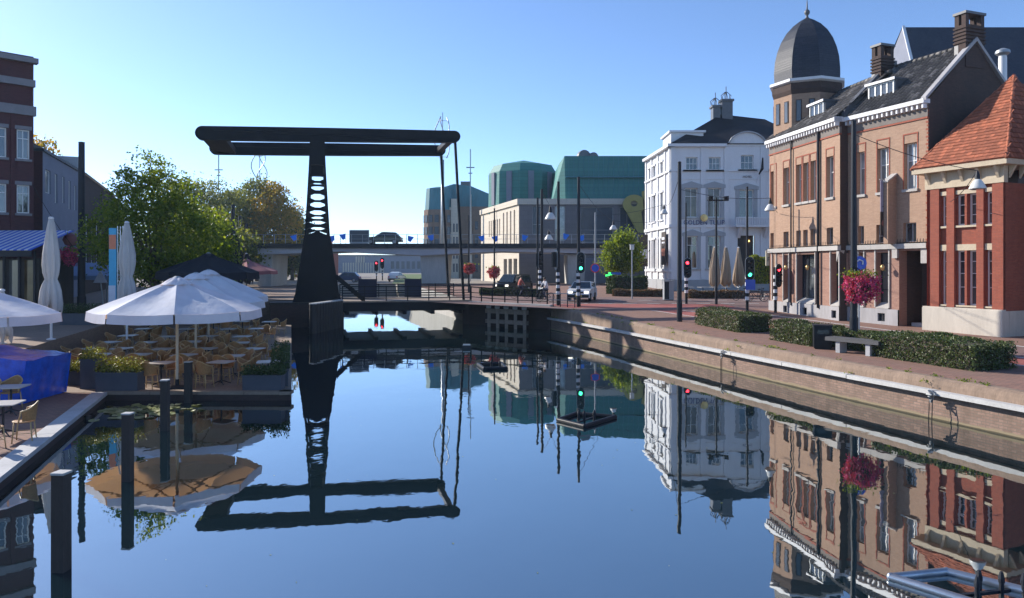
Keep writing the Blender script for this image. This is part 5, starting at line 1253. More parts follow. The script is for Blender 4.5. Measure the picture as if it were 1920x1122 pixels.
for i,(px,Y,a,lb) in enumerate(((66,16.6,-1.2,'turned sideways on the sunlit quay edge'),(6,15.9,2.6,'half cut off at the picture edge'),(36,20.4,-.1,'standing close against the blue tarpaulin'),(-4,20.2,.1,'behind the tables by the tarpaulin'))):
    place(0, CH, (gx(px,Y)-.25,Y,.241), a, 'rattan armchair ' + lb)
# blue tarpaulin over stacked furniture
tp_ = thing('tarpaulin', 'crumpled bright blue tarpaulin draped over a stack of furniture', 'tarpaulin', (-15.2,21.9,.24))
rngt = np.random.default_rng(5); nx_, ny_ = 26, 16; v = []
X0, X1, Y0, Y1 = -2.6, 1.55, -.95, 1.2
def tz_(x, y): return 1.28 + .30*math.exp(-((x-.1)/.55)**2-((y-.1)/.7)**2) + .03*abs(math.sin(x*3+y*2)) + .015*math.sin(x*9-y*7) - .10*max(0,x-.9)
for j in range(ny_+1):
    for i in range(nx_+1):
        x, y = X0+(X1-X0)*i/nx_, Y0+(Y1-Y0)*j/ny_; v.append((x, y, tz_(x,y)))
mb = MB(); m = nx_+1; mb.add(v, [(j*m+i, j*m+i+1, (j+1)*m+i+1, (j+1)*m+i) for j in range(ny_) for i in range(nx_)])
def skirt(edge, bottom):
    vv = []; K = 5
    for q in range(K+1):
        for i, (x,y,z) in enumerate(edge):
            t = q/K; w = .05*abs(math.sin(i*.8))*t; vv.append((x+(w if abs(y-Y0) > .01 else 0)*1.0+ (x>X1-.01)*(.02-.18*t), y+(w if abs(y-Y0) < .01 else 0)-.03*t, z*(1-t)+bottom*t))
    n_ = len(edge); mb.add(vv, [(q*n_+i, q*n_+i+1, (q+1)*n_+i+1, (q+1)*n_+i) for q in range(K) for i in range(n_-1)])
skirt([v[i] for i in range(nx_+1)], .02); skirt([v[j*m+nx_] for j in range(ny_+1)], .02); skirt([v[ny_*m+i] for i in range(nx_+1)], .02)
mb.build('sheet', M['tarp'], tp_, smooth=True)
for x,y in ((-2.2,-.6),(.9,-.6),(-2.2,.8),(.9,.8)): MB().box(x,y,0,x+.08,y+.08,1.1).build('covered_leg', M['timber_dark'], tp_)
# planters
def shrub(par, x0,x1,y0,y1,z0,z1, n, mat, seed, leaf=.07):
    r_ = np.random.default_rng(seed); C = np.stack([r_.uniform(x0,x1,n), r_.uniform(y0,y1,n), z0+(z1-z0)*r_.random(n)**.8*(.6+.4*np.sin(r_.uniform(0,6,n)))], 1)
    return put('foliage', quads_mesh('foliage', leaf_quads(r_, C, leaf, -.4), M[mat]), par)
def planter(label, loc, w, d, h, plant, rz=0, mat='leaf_box', seed=0):
    t = thing('planter', label, 'planter', loc, rz, 'grey terrace planters')
    mb = MB(); mb.box(-w/2,-d/2,0,w/2,d/2,h-.06); mb.box(-w/2-.02,-d/2-.02,h-.06,w/2+.02,d/2+.02,h); mb.build('box', M['planter'], t)
    MB().box(-w/2+.04,-d/2+.04,h,w/2-.04,d/2-.04,h+.02).build('soil', M['timber_dark'], t)
    shrub(t, -w/2-.05,w/2+.05,-d/2-.05,d/2+.05,h,h+plant, int(1500*w), mat, seed); return t
planter('long grey planter with yellow green box plants at the terrace corner', (gx(226,23.35),23.35,.25), 1.3, .5, .6, .48, seed=1)
planter('tall grey planter with leafy plants beside the tarpaulin', (gx(173,23.9),23.9,.25), .5, .5, .95, .38, seed=2)
planter('low planter with yellow leaves between tarpaulin and terrace', (gx(147,24.6),24.6,.25), .6, .5, .45, .42, seed=3)
planter('grey planter at the canal side corner of the terrace', (gx(495,23.45),23.45,.25), 1.2, .45, .5, .3, mat='leaf_dark', seed=4)
for i,(Y,h) in enumerate(((24.2,1.05),(25.6,1.2),(27.3,.9),(30.5,.8))):
    planter('dark planter with evergreen shrub on the canal edge, %s from the corner' % ORD[i], (bank(Y)-.35,Y,.25), .5, .6, h*.55, h*.55, rz=.28, mat='leaf_dark', seed=5+i)
planter('wide dark planter with grasses on the raised street by the mast', (gx(150,36),36,1.35), 1.6, .6, .55, .5, mat='leaf_dark', seed=12)
# benches in the shade
for i,(px,Y) in enumerate(((452,46),(470,48))): pass
# banner truss
Yt = 36.5
t = thing('banner_truss', 'tall aluminium truss with blue and orange vertical banner', 'banner', (gx(213,Yt),Yt,1.35))
hb = gz(428,Yt)-1.35
MB().box(-.22,-.02,1.0,.14,.02,hb).build('banner', M['banner_blue'], t); MB().box(-.21,-.03,hb*.78,.13,-.021,hb*.93).build('banner_picture', M['banner_orange'], t); MB().box(-.24,-.025,.4,.1,.015,hb*.4).build('banner_lower', M['banner_white'], t)
for x in (.2,.46):
    for y in (0,.26): MB().tube([(x,y,0),(x,y,hb+.1)], .022, 6).build('truss_chord', M['steel'], t)
for i in range(16):
    z = .1+i*hb/16; MB().tube([(.2 if i%2 else .46,0,z),(.46 if i%2 else .2,0,z+hb/16)], .012, 5).build('truss_brace', M['steel'], t)
# tent and warning sign on the raised street
t = thing('market_tent', 'small pale blue canopy tent on the shaded street', 'tent', (gx(175,46),46,1.5)); MB().poly((-1.6,-1,2.1),(1.4,-1,2.1),(.9,.3,2.9),(-1.3,.3,2.9)).poly((1.4,-1,2.1),(1.4,1.4,2.1),(.9,.3,2.9)).build('roof', M['canvas_blue'], t); MB().box(-1.6,-1.02,1.85,1.4,-.98,2.1).build('valance', M['canvas_blue'], t)
for x in (-1.55,1.35): MB().box(x-.03,-1,0,x+.03,-.94,2.1).build('leg', M['galv'], t)
t = thing('warning_sign', 'white triangular warning sign on a leaning post', 'sign', (gx(188,44),44,1.45)); MB().extr([(-.42,0,1.75),(.42,0,1.75),(0,0,2.5)],(0,.03,0)).build('plate', M['banner_white'], t); MB().tube([(.2,.05,0),(0,.05,1.8)], .035, 6).build('post', M['galv'], t)
# mooring posts
for i,(px,Y,tz2,w) in enumerate(((115,10.1,1.31,.178),(239.5,14.35,1.28,.168),(309.5,18.8,1.25,.18),(353,22.7,1.22,.19))):
    t = thing('mooring_post', 'square dark timber mooring post standing in water, ' + ('largest and nearest the camera','second in the row from the camera','third in the row from the camera','against the terrace edge')[i], 'post', (gx(px,Y),Y,0), random.uniform(-.1,.1), 'timber mooring posts')
    s = w/2; o = MB().lathe((0,0,0),[(s*1.41,-1.3),(s*1.36,tz2-.03),(s*1.36,tz2)],4,math.pi/4).build('shaft', M['timber_dark'], t); MB().box(-s-.004,-s-.004,tz2,s+.004,s+.004,tz2+.03).build('cap', M['timber_top'], t)
t = thing('mooring_pile', 'slim dark mooring pile by the stone quay edge', 'post', (gx(142,19.3)-.2,20.2,0)); MB().tube([(0,0,-1.2),(0,0,.1)], .09, 8).build('shaft', M['timber_dark'], t)
# lily pads
r_ = np.random.default_rng(8); mb = MB()
for i in range(150):
    x = r_.normal(-10.7,.75); y = r_.normal(21.3,.65); 
    if y > 22.7 or x < -12.6+ (22.9-y)*.36+.35: continue
    rr_ = r_.uniform(.07,.17); a0 = r_.uniform(0,6); z = .006+.004*r_.random(); ti = r_.uniform(-.03,.03)
    mb.add([(x,y,z)]+[(x+rr_*math.cos(a0+k*.7),y+rr_*math.sin(a0+k*.7),z+ti*math.cos(k*.7)+.012) for k in range(9)], [tuple([0]+list(range(1,10)))])
struct(mb.build('lily_pads', M['lily']), 'green lily pads floating in the corner by the terrace', 'stuff')
mb = MB()
for i in range(90):
    x, y = r_.normal(r_.choice([-3.5,1.5,5.0]),1.6), r_.uniform(8.6,30); s = r_.uniform(.006,.017); a = r_.uniform(0,6)
    if x > rx(y)-.6 or (x < bank(y)+1 and y > 22): continue
    mb.add([(x+s*math.cos(a+k*1.57)*(1 if k%2 else 1.7),y+s*math.sin(a+k*1.57)*(1 if k%2 else 1.7),.006) for k in range(4)],[(0,1,2,3)])
struct(mb.build('floating_leaves', M['lily']), 'scattered tiny leaves floating on the water', 'stuff')
# ================================================================== trees and hedges
tree('street_tree', 'full green leafy tree behind the white parasols', (gx(285,40),40,.25), 3.6, .2,
     [(0,0,5.6,2.9,2.4,2.5),(-.5,0,7.6,1.7,1.6,1.9),(.9,0,7.9,1.2,1.2,1.6),(1.6,.3,5.4,2.0,1.8,2.2),(-2.0,0,5.4,1.5,1.5,1.7),(.2,-.2,9.1,.6,.6,1.0)], 1, M['leaf'], 400, 50, .19, .36, 'trees of the shaded bank')
tree('street_tree', 'lower green tree merging with the big tree above the navy parasol', (gx(395,48),48,1.4), 2.6, .16,
     [(-.4,0,4.2,1.8,1.7,2.0),(.5,0,3.2,1.2,1.2,1.5),(-1.6,0,4.0,1.6,1.5,1.8)], 2, M['leaf'], 200, 50, .2, .36, 'trees of the shaded bank')
tree('street_tree', 'dark leafy tree mass low behind the navy parasol', (gx(330,50),50,1.4), 2.0, .16, [(0,0,3.2,2.8,1.5,2.2)], 14, M['leaf_dark'], 170, 50, .24, .4, 'trees of the shaded bank')
FT = [(345,112,gz(330,112),5.5,'leaf_far','tall pale green tree beyond the big leafy tree'),(405,118,gz(338,118),6.0,'leaf_far','broad green tree below the thin antenna mast'),(452,125,gz(352,125),4.5,'leaf_far','rounded green tree between antenna mast and turbine'),
      (482,122,gz(334,122),4.0,'leaf_far','tall olive green tree behind the turbine mast'),(517,120,gz(342,120),3.9,'leaf_gold','golden orange autumn tree above the flyover'),(548,128,gz(392,128),2.6,'leaf_dark','small dark tree at the outer edge of the golden tree'),(560,150,gz(425,150),2.6,'leaf_dark','low dark tree beside the bridge tower'),
      (70,75,gz(262,75),1.6,'leaf_gold','sparse brownish treetop above the grey building roof'),(430,90,gz(425,90),3.2,'leaf_far','lower green tree behind the folded black parasols'),(372,80,gz(392,80),4.0,'leaf_far','mid green tree between the navy parasol and far trees'),(530,130,gz(462,130),3.6,'leaf_far','green tree seen under the flyover deck')]
for i,(px,Y,zt_,rw,mt,lb) in enumerate(FT):
    h = zt_-1.8
    tree('far_tree', lb, (gx(px,Y),Y,1.8), h*.3, .28, [(0,0,h*.62,rw,rw*.9,h*.36),(-rw*.45,0,h*.48,rw*.6,rw*.6,h*.28),(rw*.45,0,h*.5,rw*.6,rw*.6,h*.3),(0,0,h*.85,rw*.5,rw*.5,h*.15)], 30+i, M[mt], 230, 36, .42, .7, 'trees beyond the terrace', 5)
tree('street_tree', 'small green street tree beside the white hotel', (gx(1166,73),73,zs(73)), 2.2, .14, [(0,0,3.7,1.7,1.5,1.8),(.3,0,4.9,.8,.8,1.0),(-.9,0,2.9,1.1,1.0,1.3),(.8,0,2.6,1.1,1.1,1.2)], 60, M['leaf'], 230, 42, .24, .34)
def hedge(name, label, pts, w, h, seed, n, mat='leaf_hedge', leaf=.065, cat='hedge', group='clipped quay hedges'):
    """pts: centre line points (x, y); rounded clipped block of small leaves"""
    r_ = np.random.default_rng(seed); t = thing(name, label, cat, (pts[0][0],pts[0][1],zs(pts[0][1])), 0, group)
    P = [Vector((p[0],p[1])) for p in pts]; L = [(b-a).length for a,b in zip(P,P[1:])]; tot = sum(L)
    out = []; 
    s = r_.uniform(-.12,tot+.12,n*2); side = r_.random(n*2)
    core = MB()
    for a,b in zip(P,P[1:]):
        d = (b-a).normalized(); m_ = Vector((-d.y,d.x))*(w/2-.1); o = P[0]; e = d*.12
        q = [a+m_+e,b+m_-e,b-m_-e,a-m_+e]; core.prism([(k.x-o.x,k.y-o.y) for k in q], -.02+ (zs(a.y)-zs(P[0].y)), h-.12)
    core.build('branches', M['bark'], t)
    for k in range(n*2):
        ss = min(max(s[k],0),tot); i = 0
        while i < len(L)-1 and ss > L[i]: ss -= L[i]; i += 1
        a, b = P[i], P[i+1]; d = (b-a).normalized(); m_ = Vector((-d.y,d.x)); c = a + d*ss
        e = 1 if (s[k] < .12 or s[k] > tot-.12) else 0
        bulge = 1 + .10*math.sin(s[k]*2.1+seed) + .06*math.sin(s[k]*5.3)
        if e and r_.random() < .8: off_ = r_.uniform(-w/2,w/2); z = r_.uniform(0,h); c = c + d*(-.12 if s[k] < .12 else .12)*r_.uniform(.3,1)
        elif side[k] < .36: off_ = r_.uniform(-w/2,w/2); z = h*bulge*(1-.10*(abs(off_)/(w/2))**3) - abs(r_.normal(0,.05))
        else: off_ = (w/2 - abs(r_.normal(0,.06)))*(1 if side[k] > .68 else -1); z = r_.uniform(0,h*.97); off_ *= 1-.12*(z/h)**4
        out.append((c.x+m_.x*off_-P[0].x, c.y+m_.y*off_-P[0].y, z + zs(c.y)-zs(P[0].y)))
    for (p_, d_) in ((P[0],(P[0]-P[1]).normalized()),(P[-1],(P[-1]-P[-2]).normalized())):
        m_ = Vector((-d_.y,d_.x))
        for k in range(int(900*w*h)):
            o_ = r_.uniform(-w/2,w/2); zz = h*r_.random(); c = p_ + m_*o_ + d_*(r_.uniform(-.14,.16)*(1-.5*(abs(o_)/(w/2))**4))
            out.append((c.x-P[0].x, c.y-P[0].y, zz+zs(c.y)-zs(P[0].y)))
    C = np.array(out); put('foliage', quads_mesh('foliage', leaf_quads(r_, C, leaf, .1, .7), M[mat]), t); return t
hedge('hedge', 'short clipped hedge beside the dark mast, farthest along the quay', [(9.85,37.0),(10.75,33.1)], 1.7, .78, 1, 4200)
hedge('hedge', 'clipped hedge ending behind the black bin', [(11.1,30.2),(11.75,27.9)], 1.5, .78, 2, 3600)
hedge('hedge', 'narrow clipped hedge running behind the stone bench', [(12.15,27.9),(12.95,25.2)], .8, .7, 3, 3000)
hedge('hedge', 'long clipped hedge past the bench toward the red house', [(12.85,25.2),(14.05,21.8)], 1.75, .82, 4, 5600)
hedge('garden_hedge', 'square green hedge beside the small tree near the hotel', [(gx(1146,64),64),(gx(1205,66),66)], 1.2, 1.5, 6, 2600, 'leaf_dark', .12)
hedge('low_shrub', 'row of rusty low shrubs before the hotel side', [(gx(1152,61),61),(gx(1248,60),60)], 1.0, .55, 7, 2200, 'leaf_rust', .1)
hedge('low_shrub', 'low shrubs under the hotel terrace tables', [(gx(1292,58),58),(gx(1400,58),58)], .9, .6, 8, 2200, 'leaf_rust', .1)
hedge('climbing_vine', 'bright yellow green vine hanging beside the hotel entrance', [(gx(1411,60),60),(gx(1446,60),60)], .8, 2.2, 9, 2000, 'leaf_vine', .16, 'vine')
bpy.data.objects['climbing_vine'].location.z = gz(532,60); 
for c in bpy.data.objects['climbing_vine'].children:
    if c.name.startswith('branches'): c.scale = (1,1,.9)
hedge('verge_shrub', 'low green shrubs behind the quay railing', [(gx(905,62),62),(gx(1012,60),60)], 1.0, .6, 10, 1800, 'leaf_dark', .12)
# ================================================================== masts and hanging lamps
def mast(label, px, Y, ytop, r0=.12, r1=.09, base=None, mat='dark_metal', name='mast', z0=None):
    z0 = zs(Y) if z0 is None else z0; h = gz(ytop,Y)-z0
    t = thing(name, label, 'mast', (gx(px,Y),Y,z0), 0, 'slim dark street masts')
    MB().tube([(0,0,0),(0,0,1.1)], r0*1.15, 10).build('base_sleeve', M[mat], t, smooth=40); MB().tube([(0,0,1.1),(0,0,h)], [r0,r1], 10).build('shaft', M[mat], t, smooth=40)
    MB().lathe((0,0,h),[(r1,0),(r1*1.1,.03),(.02,.06)],10).build('top_cap', M[mat], t); return t
m1 = mast('tall dark mast standing beside the short quay hedge', 1274, 38.4, 305)
m2 = mast('tall dark mast carrying the big pink flower basket', 1601, 27.5, 228, .13, .08)
mast('tall mast above the signal post nearest the white car', 1085, 49, 333); mast('tall mast above the middle striped signal post', 1047, 50.5, 342); 
mast('pair mast with curved arm and hanging lamps', 1016, 57, 356, .13, .1); mast('shorter mast of the pair by the bridge railing', 1008, 57.3, 372, .1, .08)
mast('thick dark mast on the shaded street before the grey building', 153, 41.4, 268, .2, .16, z0=zl(41.4))
for i,(px,Y,yt) in enumerate(((437,78,385),(450,94,405),(462,111,420),(471,126,430))):
    mast('dark mast beyond the folded parasols, %s of the receding four' % ORD[i], px, Y, yt, .24, .2, z0=1.7)
mast('thin mast with two floodlights before the hotel', 1343, 51, 372, .085, .06); mast('thin mast rising behind the green traffic light', 1401, 44.3, 352, .075, .06); mast('thin grey mast before the hotel corner windows', 1286, 53, 382, .06, .05)
mast('thin grey post with round blue no parking sign', 1116, 56, 400, .06, .05, mat='galv'); mast('short grey lamp column before the small tree', 1185, 57, 470, .05, .05, mat='galv')
mast('mast carrying the pink basket beside the hanger rods', 879, 66, 405, .08, .06, z0=1.85); mast('mast carrying the pink basket near the theatre corner', 927, 62, 392, .08, .06, z0=1.82)
t = thing('floodlight', 'pair of black floodlights on the thin mast', 'floodlight', (gx(1343,51),51,gz(376,51))); MB().box(-.62,-.06,-.05,.62,.06,.05).build('crossarm', M['dark_metal'], t)
for x in (-.6,.45): MB().extr([(x,-.3,-.05),(x+.32,-.3,-.05),(x+.32,-.3,.28),(x,-.3,.24)],(0,.35,0)).build('lamp_head', M['black'], t)
t = thing('lamp_head', 'white box lantern on the short column', 'lamp', (gx(1185,57),57,gz(470,57))); MB().box(-.14,-.14,.06,.14,.14,.42).build('lantern', M['lampshade'], t); MB().box(-.17,-.17,.42,.17,.17,.47).build('lid', M['galv'], t)
def pendant(label, px, py, Y, w, ends, z=None):
    """conical street lamp hanging from a span wire"""
    c = Vector((gx(px,Y),Y,gz(py,Y))); t = thing('pendant_lamp', label, 'lamp', c, 0, 'conical street lamps on wires')
    MB().lathe((0,0,-w*.55),[(w*.5,0),(w*.5,w*.05),(w*.42,w*.22),(w*.27,w*.48),(w*.16,w*.6)],14).build('shade', M['lampshade'], t, smooth=50)
    MB().lathe((0,0,-w*.55),[(w*.40,-.06*w),(w*.46,0)],14).build('diffuser', M['glass_pale'], t)
    MB().lathe((0,0,w*.05),[(w*.16,0),(w*.13,w*.3),(w*.05,w*.55)],10).build('housing', M['dark_metal'], t, smooth=50)
    for e in ends:
        e = Vector(e)-c; n = 8; s = Vector((0,0,w*.6)); L = (e-s).length
        MB().tube([s.lerp(e,i/n)-Vector((0,0,L*.03*math.sin(math.pi*i/n))) for i in range(n+1)], .014, 5).build('span_wire', M['dark_metal'], t)
T2 = (gx(1601,27.5),27.5,gz(245,27.5)); T1_ = (gx(1274,38.4),38.4,gz(318,38.4))
pendant('white conical lamp hanging before the red house eave', 1833, 338, 28.6, .6, [(gx(1601,27.5),27.5,gz(252,27.5)),(fr_.world(1.2,-.1,7.0))])
pendant('white conical lamp hanging at the far brick corner', 1444, 384, 42.5, .62, [(gx(1274,38.4),38.4,gz(355,38.4)), bl.world(1.2,-.1,7.4)])
pendant('white conical lamp before the hotel side wall', 1245, 393, 58, .62, [(gx(1274,38.4),38.4,gz(330,38.4)), (gx(1116,56),56,gz(405,56))])
pendant('white conical lamp before the yellow theatre letter', 1150, 423, 60, .62, [(gx(1085,49),49,gz(345,49)), (gx(1245,60),60,gz(415,60))])
pendant('white conical lamp on the arm of the pair mast, upper one', 1032, 400, 56, .85, [(gx(1016,57),57,gz(358,57)),(gx(1047,50.5),50.5,gz(380,50.5))])
pendant('white conical lamp below the pair mast arm, lower one', 1029, 441, 60, .7, [(gx(1016,57),57,gz(436,57)),(gx(1047,50.5),50.5,gz(432,50.5))])
pendant('small conical lamp over the shaded street by the thick mast', 147, 478, 41, .1, [(gx(153,41.4),41.4,gz(300,41.4)),(gx(60,44),44,gz(345,44))])
# ================================================================== traffic lights
def signal(label, px, Y, head_y, lit, face=0.0, pole=True, side=0.0, stripes=4, hs=1.0):
    z0 = zs(Y); t = thing('traffic_light', label, 'traffic light', (gx(px,Y),Y,z0), 0, 'striped traffic signal posts')
    hz_ = gz(head_y,Y)-z0
    if pole:
        MB().tube([(0,0,0),(0,0,hz_+.5)], .085, 10).build('pole', M['black'], t, smooth=40)
        for k in range(stripes): MB().lathe((0,0,.75+k*.42),[(.125,0),(.125,.21)],12).build('white_band', M['white'], t, smooth=40)
        for k in range(stripes): MB().lathe((0,0,.96+k*.42),[(.12,0),(.12,.209)],12).build('black_band', M['black'], t, smooth=40)
    h = bpy.data.objects.new('signal_head', None); COL.objects.link(h); h.parent = t; h.location = (side,0,hz_); h.rotation_euler = (0,0,face); h.scale = (hs,hs,hs)
    def capsule(w, hh, y0, y1):
        pts = [(w*math.cos(a), y0, hh-w+w*math.sin(a)) for a in [math.pi*k/10 for k in range(11)]] + [(w*math.cos(a), y0, -hh+w+w*math.sin(a)) for a in [math.pi+math.pi*k/10 for k in range(11)]]
        return MB().extr(pts,(0,y1-y0,0))
    capsule(.27,.70,-.17,-.15).build('border', M['galv'], h); capsule(.25,.68,-.19,-.171).build('backboard', M['black'], h)
    MB().box(-.14,-.15,-.5,.14,.1,.5).build('housing', M['black'], h); 
    if pole and abs(side) > .05: MB().bar((0,0,0),(-side,0,0),.05,.05).build('bracket', M['black'], h)
    for k,c in enumerate(('red','amber','green')):
        z = .36-.36*k; m_ = 'lamp_'+c if lit == c else 'lens_off'
        o = MB().lathe((0,0,0),[(.0,.03),(.07,.02),(.105,0)],14).build('lens', M[m_], h, (0,-.195,z)); o.rotation_euler = (R(90),0,0)
        vz = MB(); 
        for q in range(8):
            a0, a1 = math.pi*q/8, math.pi*(q+1)/8; vz.poly((.12*math.cos(a0),-.192,z+.12*math.sin(a0)),(.12*math.cos(a1),-.192,z+.12*math.sin(a1)),(.115*math.cos(a1),-.36,z+.115*math.sin(a1)),(.115*math.cos(a0),-.36,z+.115*math.sin(a0)))
        vz.build('visor', M['black'], h)
    return t
signal('green traffic light on the striped post before the white car', 1084, 48.6, 493, 'green', side=.16)
signal('striped signal post with heads turned aside behind the hoop rail', 1046, 50.0, 487, None, R(110), side=-.28)
signal('striped signal post by the bridge railing, farthest of the three', 1012, 56.6, 488, None, R(60), side=-.12)
signal('green traffic light with blue square sign before the hotel', 1401, 44.0, 504, 'green', side=.1)
signal('red traffic light beside the tall mast at the hotel', 1287, 51.6, 503, 'red', R(-25), side=.12)
signal('red traffic light at the far corner of the brick building', 1454, 44.2, 517, 'red', R(30), side=.06)
signal('distant red traffic light under the flyover, higher one', 717, 118, 494, 'red', 0, hs=1.2); signal('distant red traffic light under the flyover, lower one', 706, 116, 499, 'red', 0, hs=1.2)
# signs
def disc_sign(label, px, py, Y, r, mats, post=True):
    t = thing('round_sign', label, 'sign', (gx(px,Y),Y,gz(py,Y)), 0, None)
    for k,(rr,m_) in enumerate(mats):
        o = MB().lathe((0,0,0),[(rr,0),(rr,.012)],20).build('plate' if k == 0 else 'symbol', M[m_], t, (0,-.03-.013*k,0)); o.rotation_euler = (R(90),0,0)
    if post: MB().tube([(0,.03,-(gz(py,Y)-zs(Y))),(0,.03,r)], .035, 8).build('post', M['galv'], t)
    return t
disc_sign('round blue no parking sign with red rim and bar', 1116, 503, 55.85, .36, [(.36,'sign_red'),(.28,'sign_blue')], False)
t = disc_sign('round blue arrow sign above the big pink flower basket', 1611, 494, 28.4, .27, [(.27,'sign_blue')])
MB().tube([(-.12,-.06,-.14),(-.13,-.06,.05),(-.02,-.06,.14),(.11,-.06,.08),(.1,-.06,-.05)], .03, 6).build('arrow', M['white'], t)
t = thing('square_sign', 'blue square sign below the green traffic light', 'sign', (gx(1405,43.8),43.8,gz(534,43.8))); MB().box(-.26,-.16,-.3,.3,-.13,.3).build('plate', M['sign_blue'], t)
t = thing('pharmacy_cross', 'glowing green cross sign by the small tree', 'sign', (gx(1143,66),66,gz(517,66))); MB().box(-.36,-.06,-.1,.36,0,.1).build('bar', M['lamp_cross'], t); MB().box(-.1,-.065,-.28,.1,.005,.28).build('upright', M['lamp_cross'], t); MB().tube([(0,.05,-(gz(517,66)-zs(66))),(0,.05,.3)],.05,6).build('post', M['galv'], t)
t = thing('blue_board', 'small blue information board beside the green cross', 'sign', (gx(1154,66.5),66.5,zs(66))); MB().box(-.5,-.04,gz(527,66.5)-zs(66),.5,.04,gz(511,66.5)-zs(66)).build('plate', M['sign_blue'], t); MB().tube([(0,.06,0),(0,.06,gz(511,66.5)-zs(66))],.04,6).build('post', M['galv'], t)
# flower baskets
def basket(label, px, py, Y, r, mat='petal', n=2600, leaf=.075, seed=0, arm=None):
    r_ = np.random.default_rng(seed); t = thing('flower_basket', label, 'flowers', (gx(px,Y),Y,gz(py,Y)), 0, 'pink hanging flower baskets')
    MB().lathe((0,0,-r*.35),[(r*.3,-.15*r),(r*.6,.1*r),(r*.7,.45*r)],14).build('bowl', M['timber_dark'], t)
    d = r_.normal(size=(n,3)); d /= np.linalg.norm(d,axis=1)[:,None]; b = 1+.17*np.sin(d[:,0:1]*7+seed)*np.cos(d[:,1:2]*6)+.10*np.sin(d[:,2:3]*9+d[:,0:1]*5)+.08*r_.normal(size=(n,1))
    C = d*r*b*r_.uniform(.75,1.0,size=(n,1))*np.array([1,1,.88]); C[:,2] -= .1*r; low = d[:,2] < -.35; C[low,2] -= np.abs(r_.normal(size=low.sum()))*.12*r; C = C[(d[:,2] < .62) | (r_.random(n) < (.35 if n > 2000 else 1.0))]
    G = r_.normal(size=(n//7 if n > 2000 else n//14,3))*np.array([.45,.45,.14])*r + np.array([0,0,.62*r]); put('leaves', quads_mesh('leaves', leaf_quads(r_, G, leaf, 0, .7), M['leaf']), t)
    put('blossom', quads_mesh('blossom', leaf_quads(r_, C, leaf, 0, .9), M[mat]), t)
    MB().tube([(0,.0,-r*.3),(0,.05,r*.9),(arm if arm else -.2,.1,r*1.05)], .02, 6).build('bracket', M['dark_metal'], t); return t
basket('big pink flower basket on the mast behind the bin', 1613, 534, 27.3, .62, arm=-.25, n=3600)
basket('pink flower basket behind the hanger rods', 880, 502, 65.8, .5, 'petal_far', 900, .14, 2); basket('pink flower basket before the cream theatre', 926, 509, 61.8, .5, 'petal_far', 900, .14, 3)
basket('pink flower basket on the thick mast of the shaded street', 131, 478, 41.2, .52, 'petal', 1500, .1, 4, .4)
# ================================================================== quay furniture
Y_ = 27.35; t = thing('litter_bin', 'square black litter bin between the hedges', 'bin', (11.28,Y_-.2,zs(Y_)), R(-17))
MB().box(-.3,-.3,.04,.3,.3,.82).build('body', M['black'], t); MB().box(-.32,-.32,.82,.32,.32,.87).build('lid', M['dark_metal'], t); MB().box(-.2,-.312,.55,.2,-.301,.7).build('slot', M['lens_off'], t); MB().box(-.27,-.27,0,.27,.27,.039).build('foot', M['black'], t); MB().box(-.006,-.308,.05,.006,-.302,.52).build('door_seam', M['lens_off'], t)
t = thing('bench', 'low grey stone bench before the hedge', 'bench', (11.75,25.55,zs(25.5)), math.atan2(-1.75,1.0)+.03)
MB().box(-1.0,-.26,.40,1.0,.26,.50).build('seat', M['bench_wood'], t)
for i in range(3): MB().box(-1.0,-.255+i*.172,.501,1.0,-.255+i*.172+.165,.53).build('slat', M['bench_wood'], t)
for x in (-.62,.5): MB().box(x,-.2,0,x+.16,.2,.399).build('leg', M['granite'], t)
Yc = 55.5; t = thing('street_cabinet', 'grey metal street cabinet before the hotel', 'cabinet', (gx(1253,Yc),Yc,zs(Yc))); MB().box(-.36,-.3,.05,.36,.3,1.42).build('body', M['grey_paint'], t); MB().box(-.39,-.33,1.42,.39,.33,1.5).build('lid', M['galv'], t); MB().box(-.34,-.315,.1,-.01,-.301,1.38).build('door', M['dark_metal'], t); MB().box(.01,-.315,.1,.34,-.301,1.38).build('door', M['grey_paint'], t); MB().box(-.33,-.27,0,.33,.27,.049).build('foot', M['dark_metal'], t)
# ropes on the fender beam
for px, Y, lb, s in ((1815,19.9,'pale tangled mooring rope hanging from the fender beam, nearer one',1.0),(1372,29.4,'pale mooring rope loops on the fender beam by the far hedge',.8)):
    rr_ = random.Random(px); x = rx(Y)-.3; t = thing('mooring_rope', lb, 'rope', (x,Y,.72), 0, 'mooring ropes')
    for k in range(3):
        pts = [(rr_.uniform(-.09,.07)*s,rr_.uniform(-.16,.16)*s,.10-.035*i+rr_.uniform(-.05,.05)) for i in range(9)]; MB().tube(pts, .022*s, 6).build('knot', M['timber_top'], t, smooth=True)
    for dy in (-.1,.05): MB().tube([(-.02,dy,.0),(-.05,dy-.04,-.35),(-.03,dy+.02,-.74)], .013, 5).build('rope_end', M['timber_dark'], t)
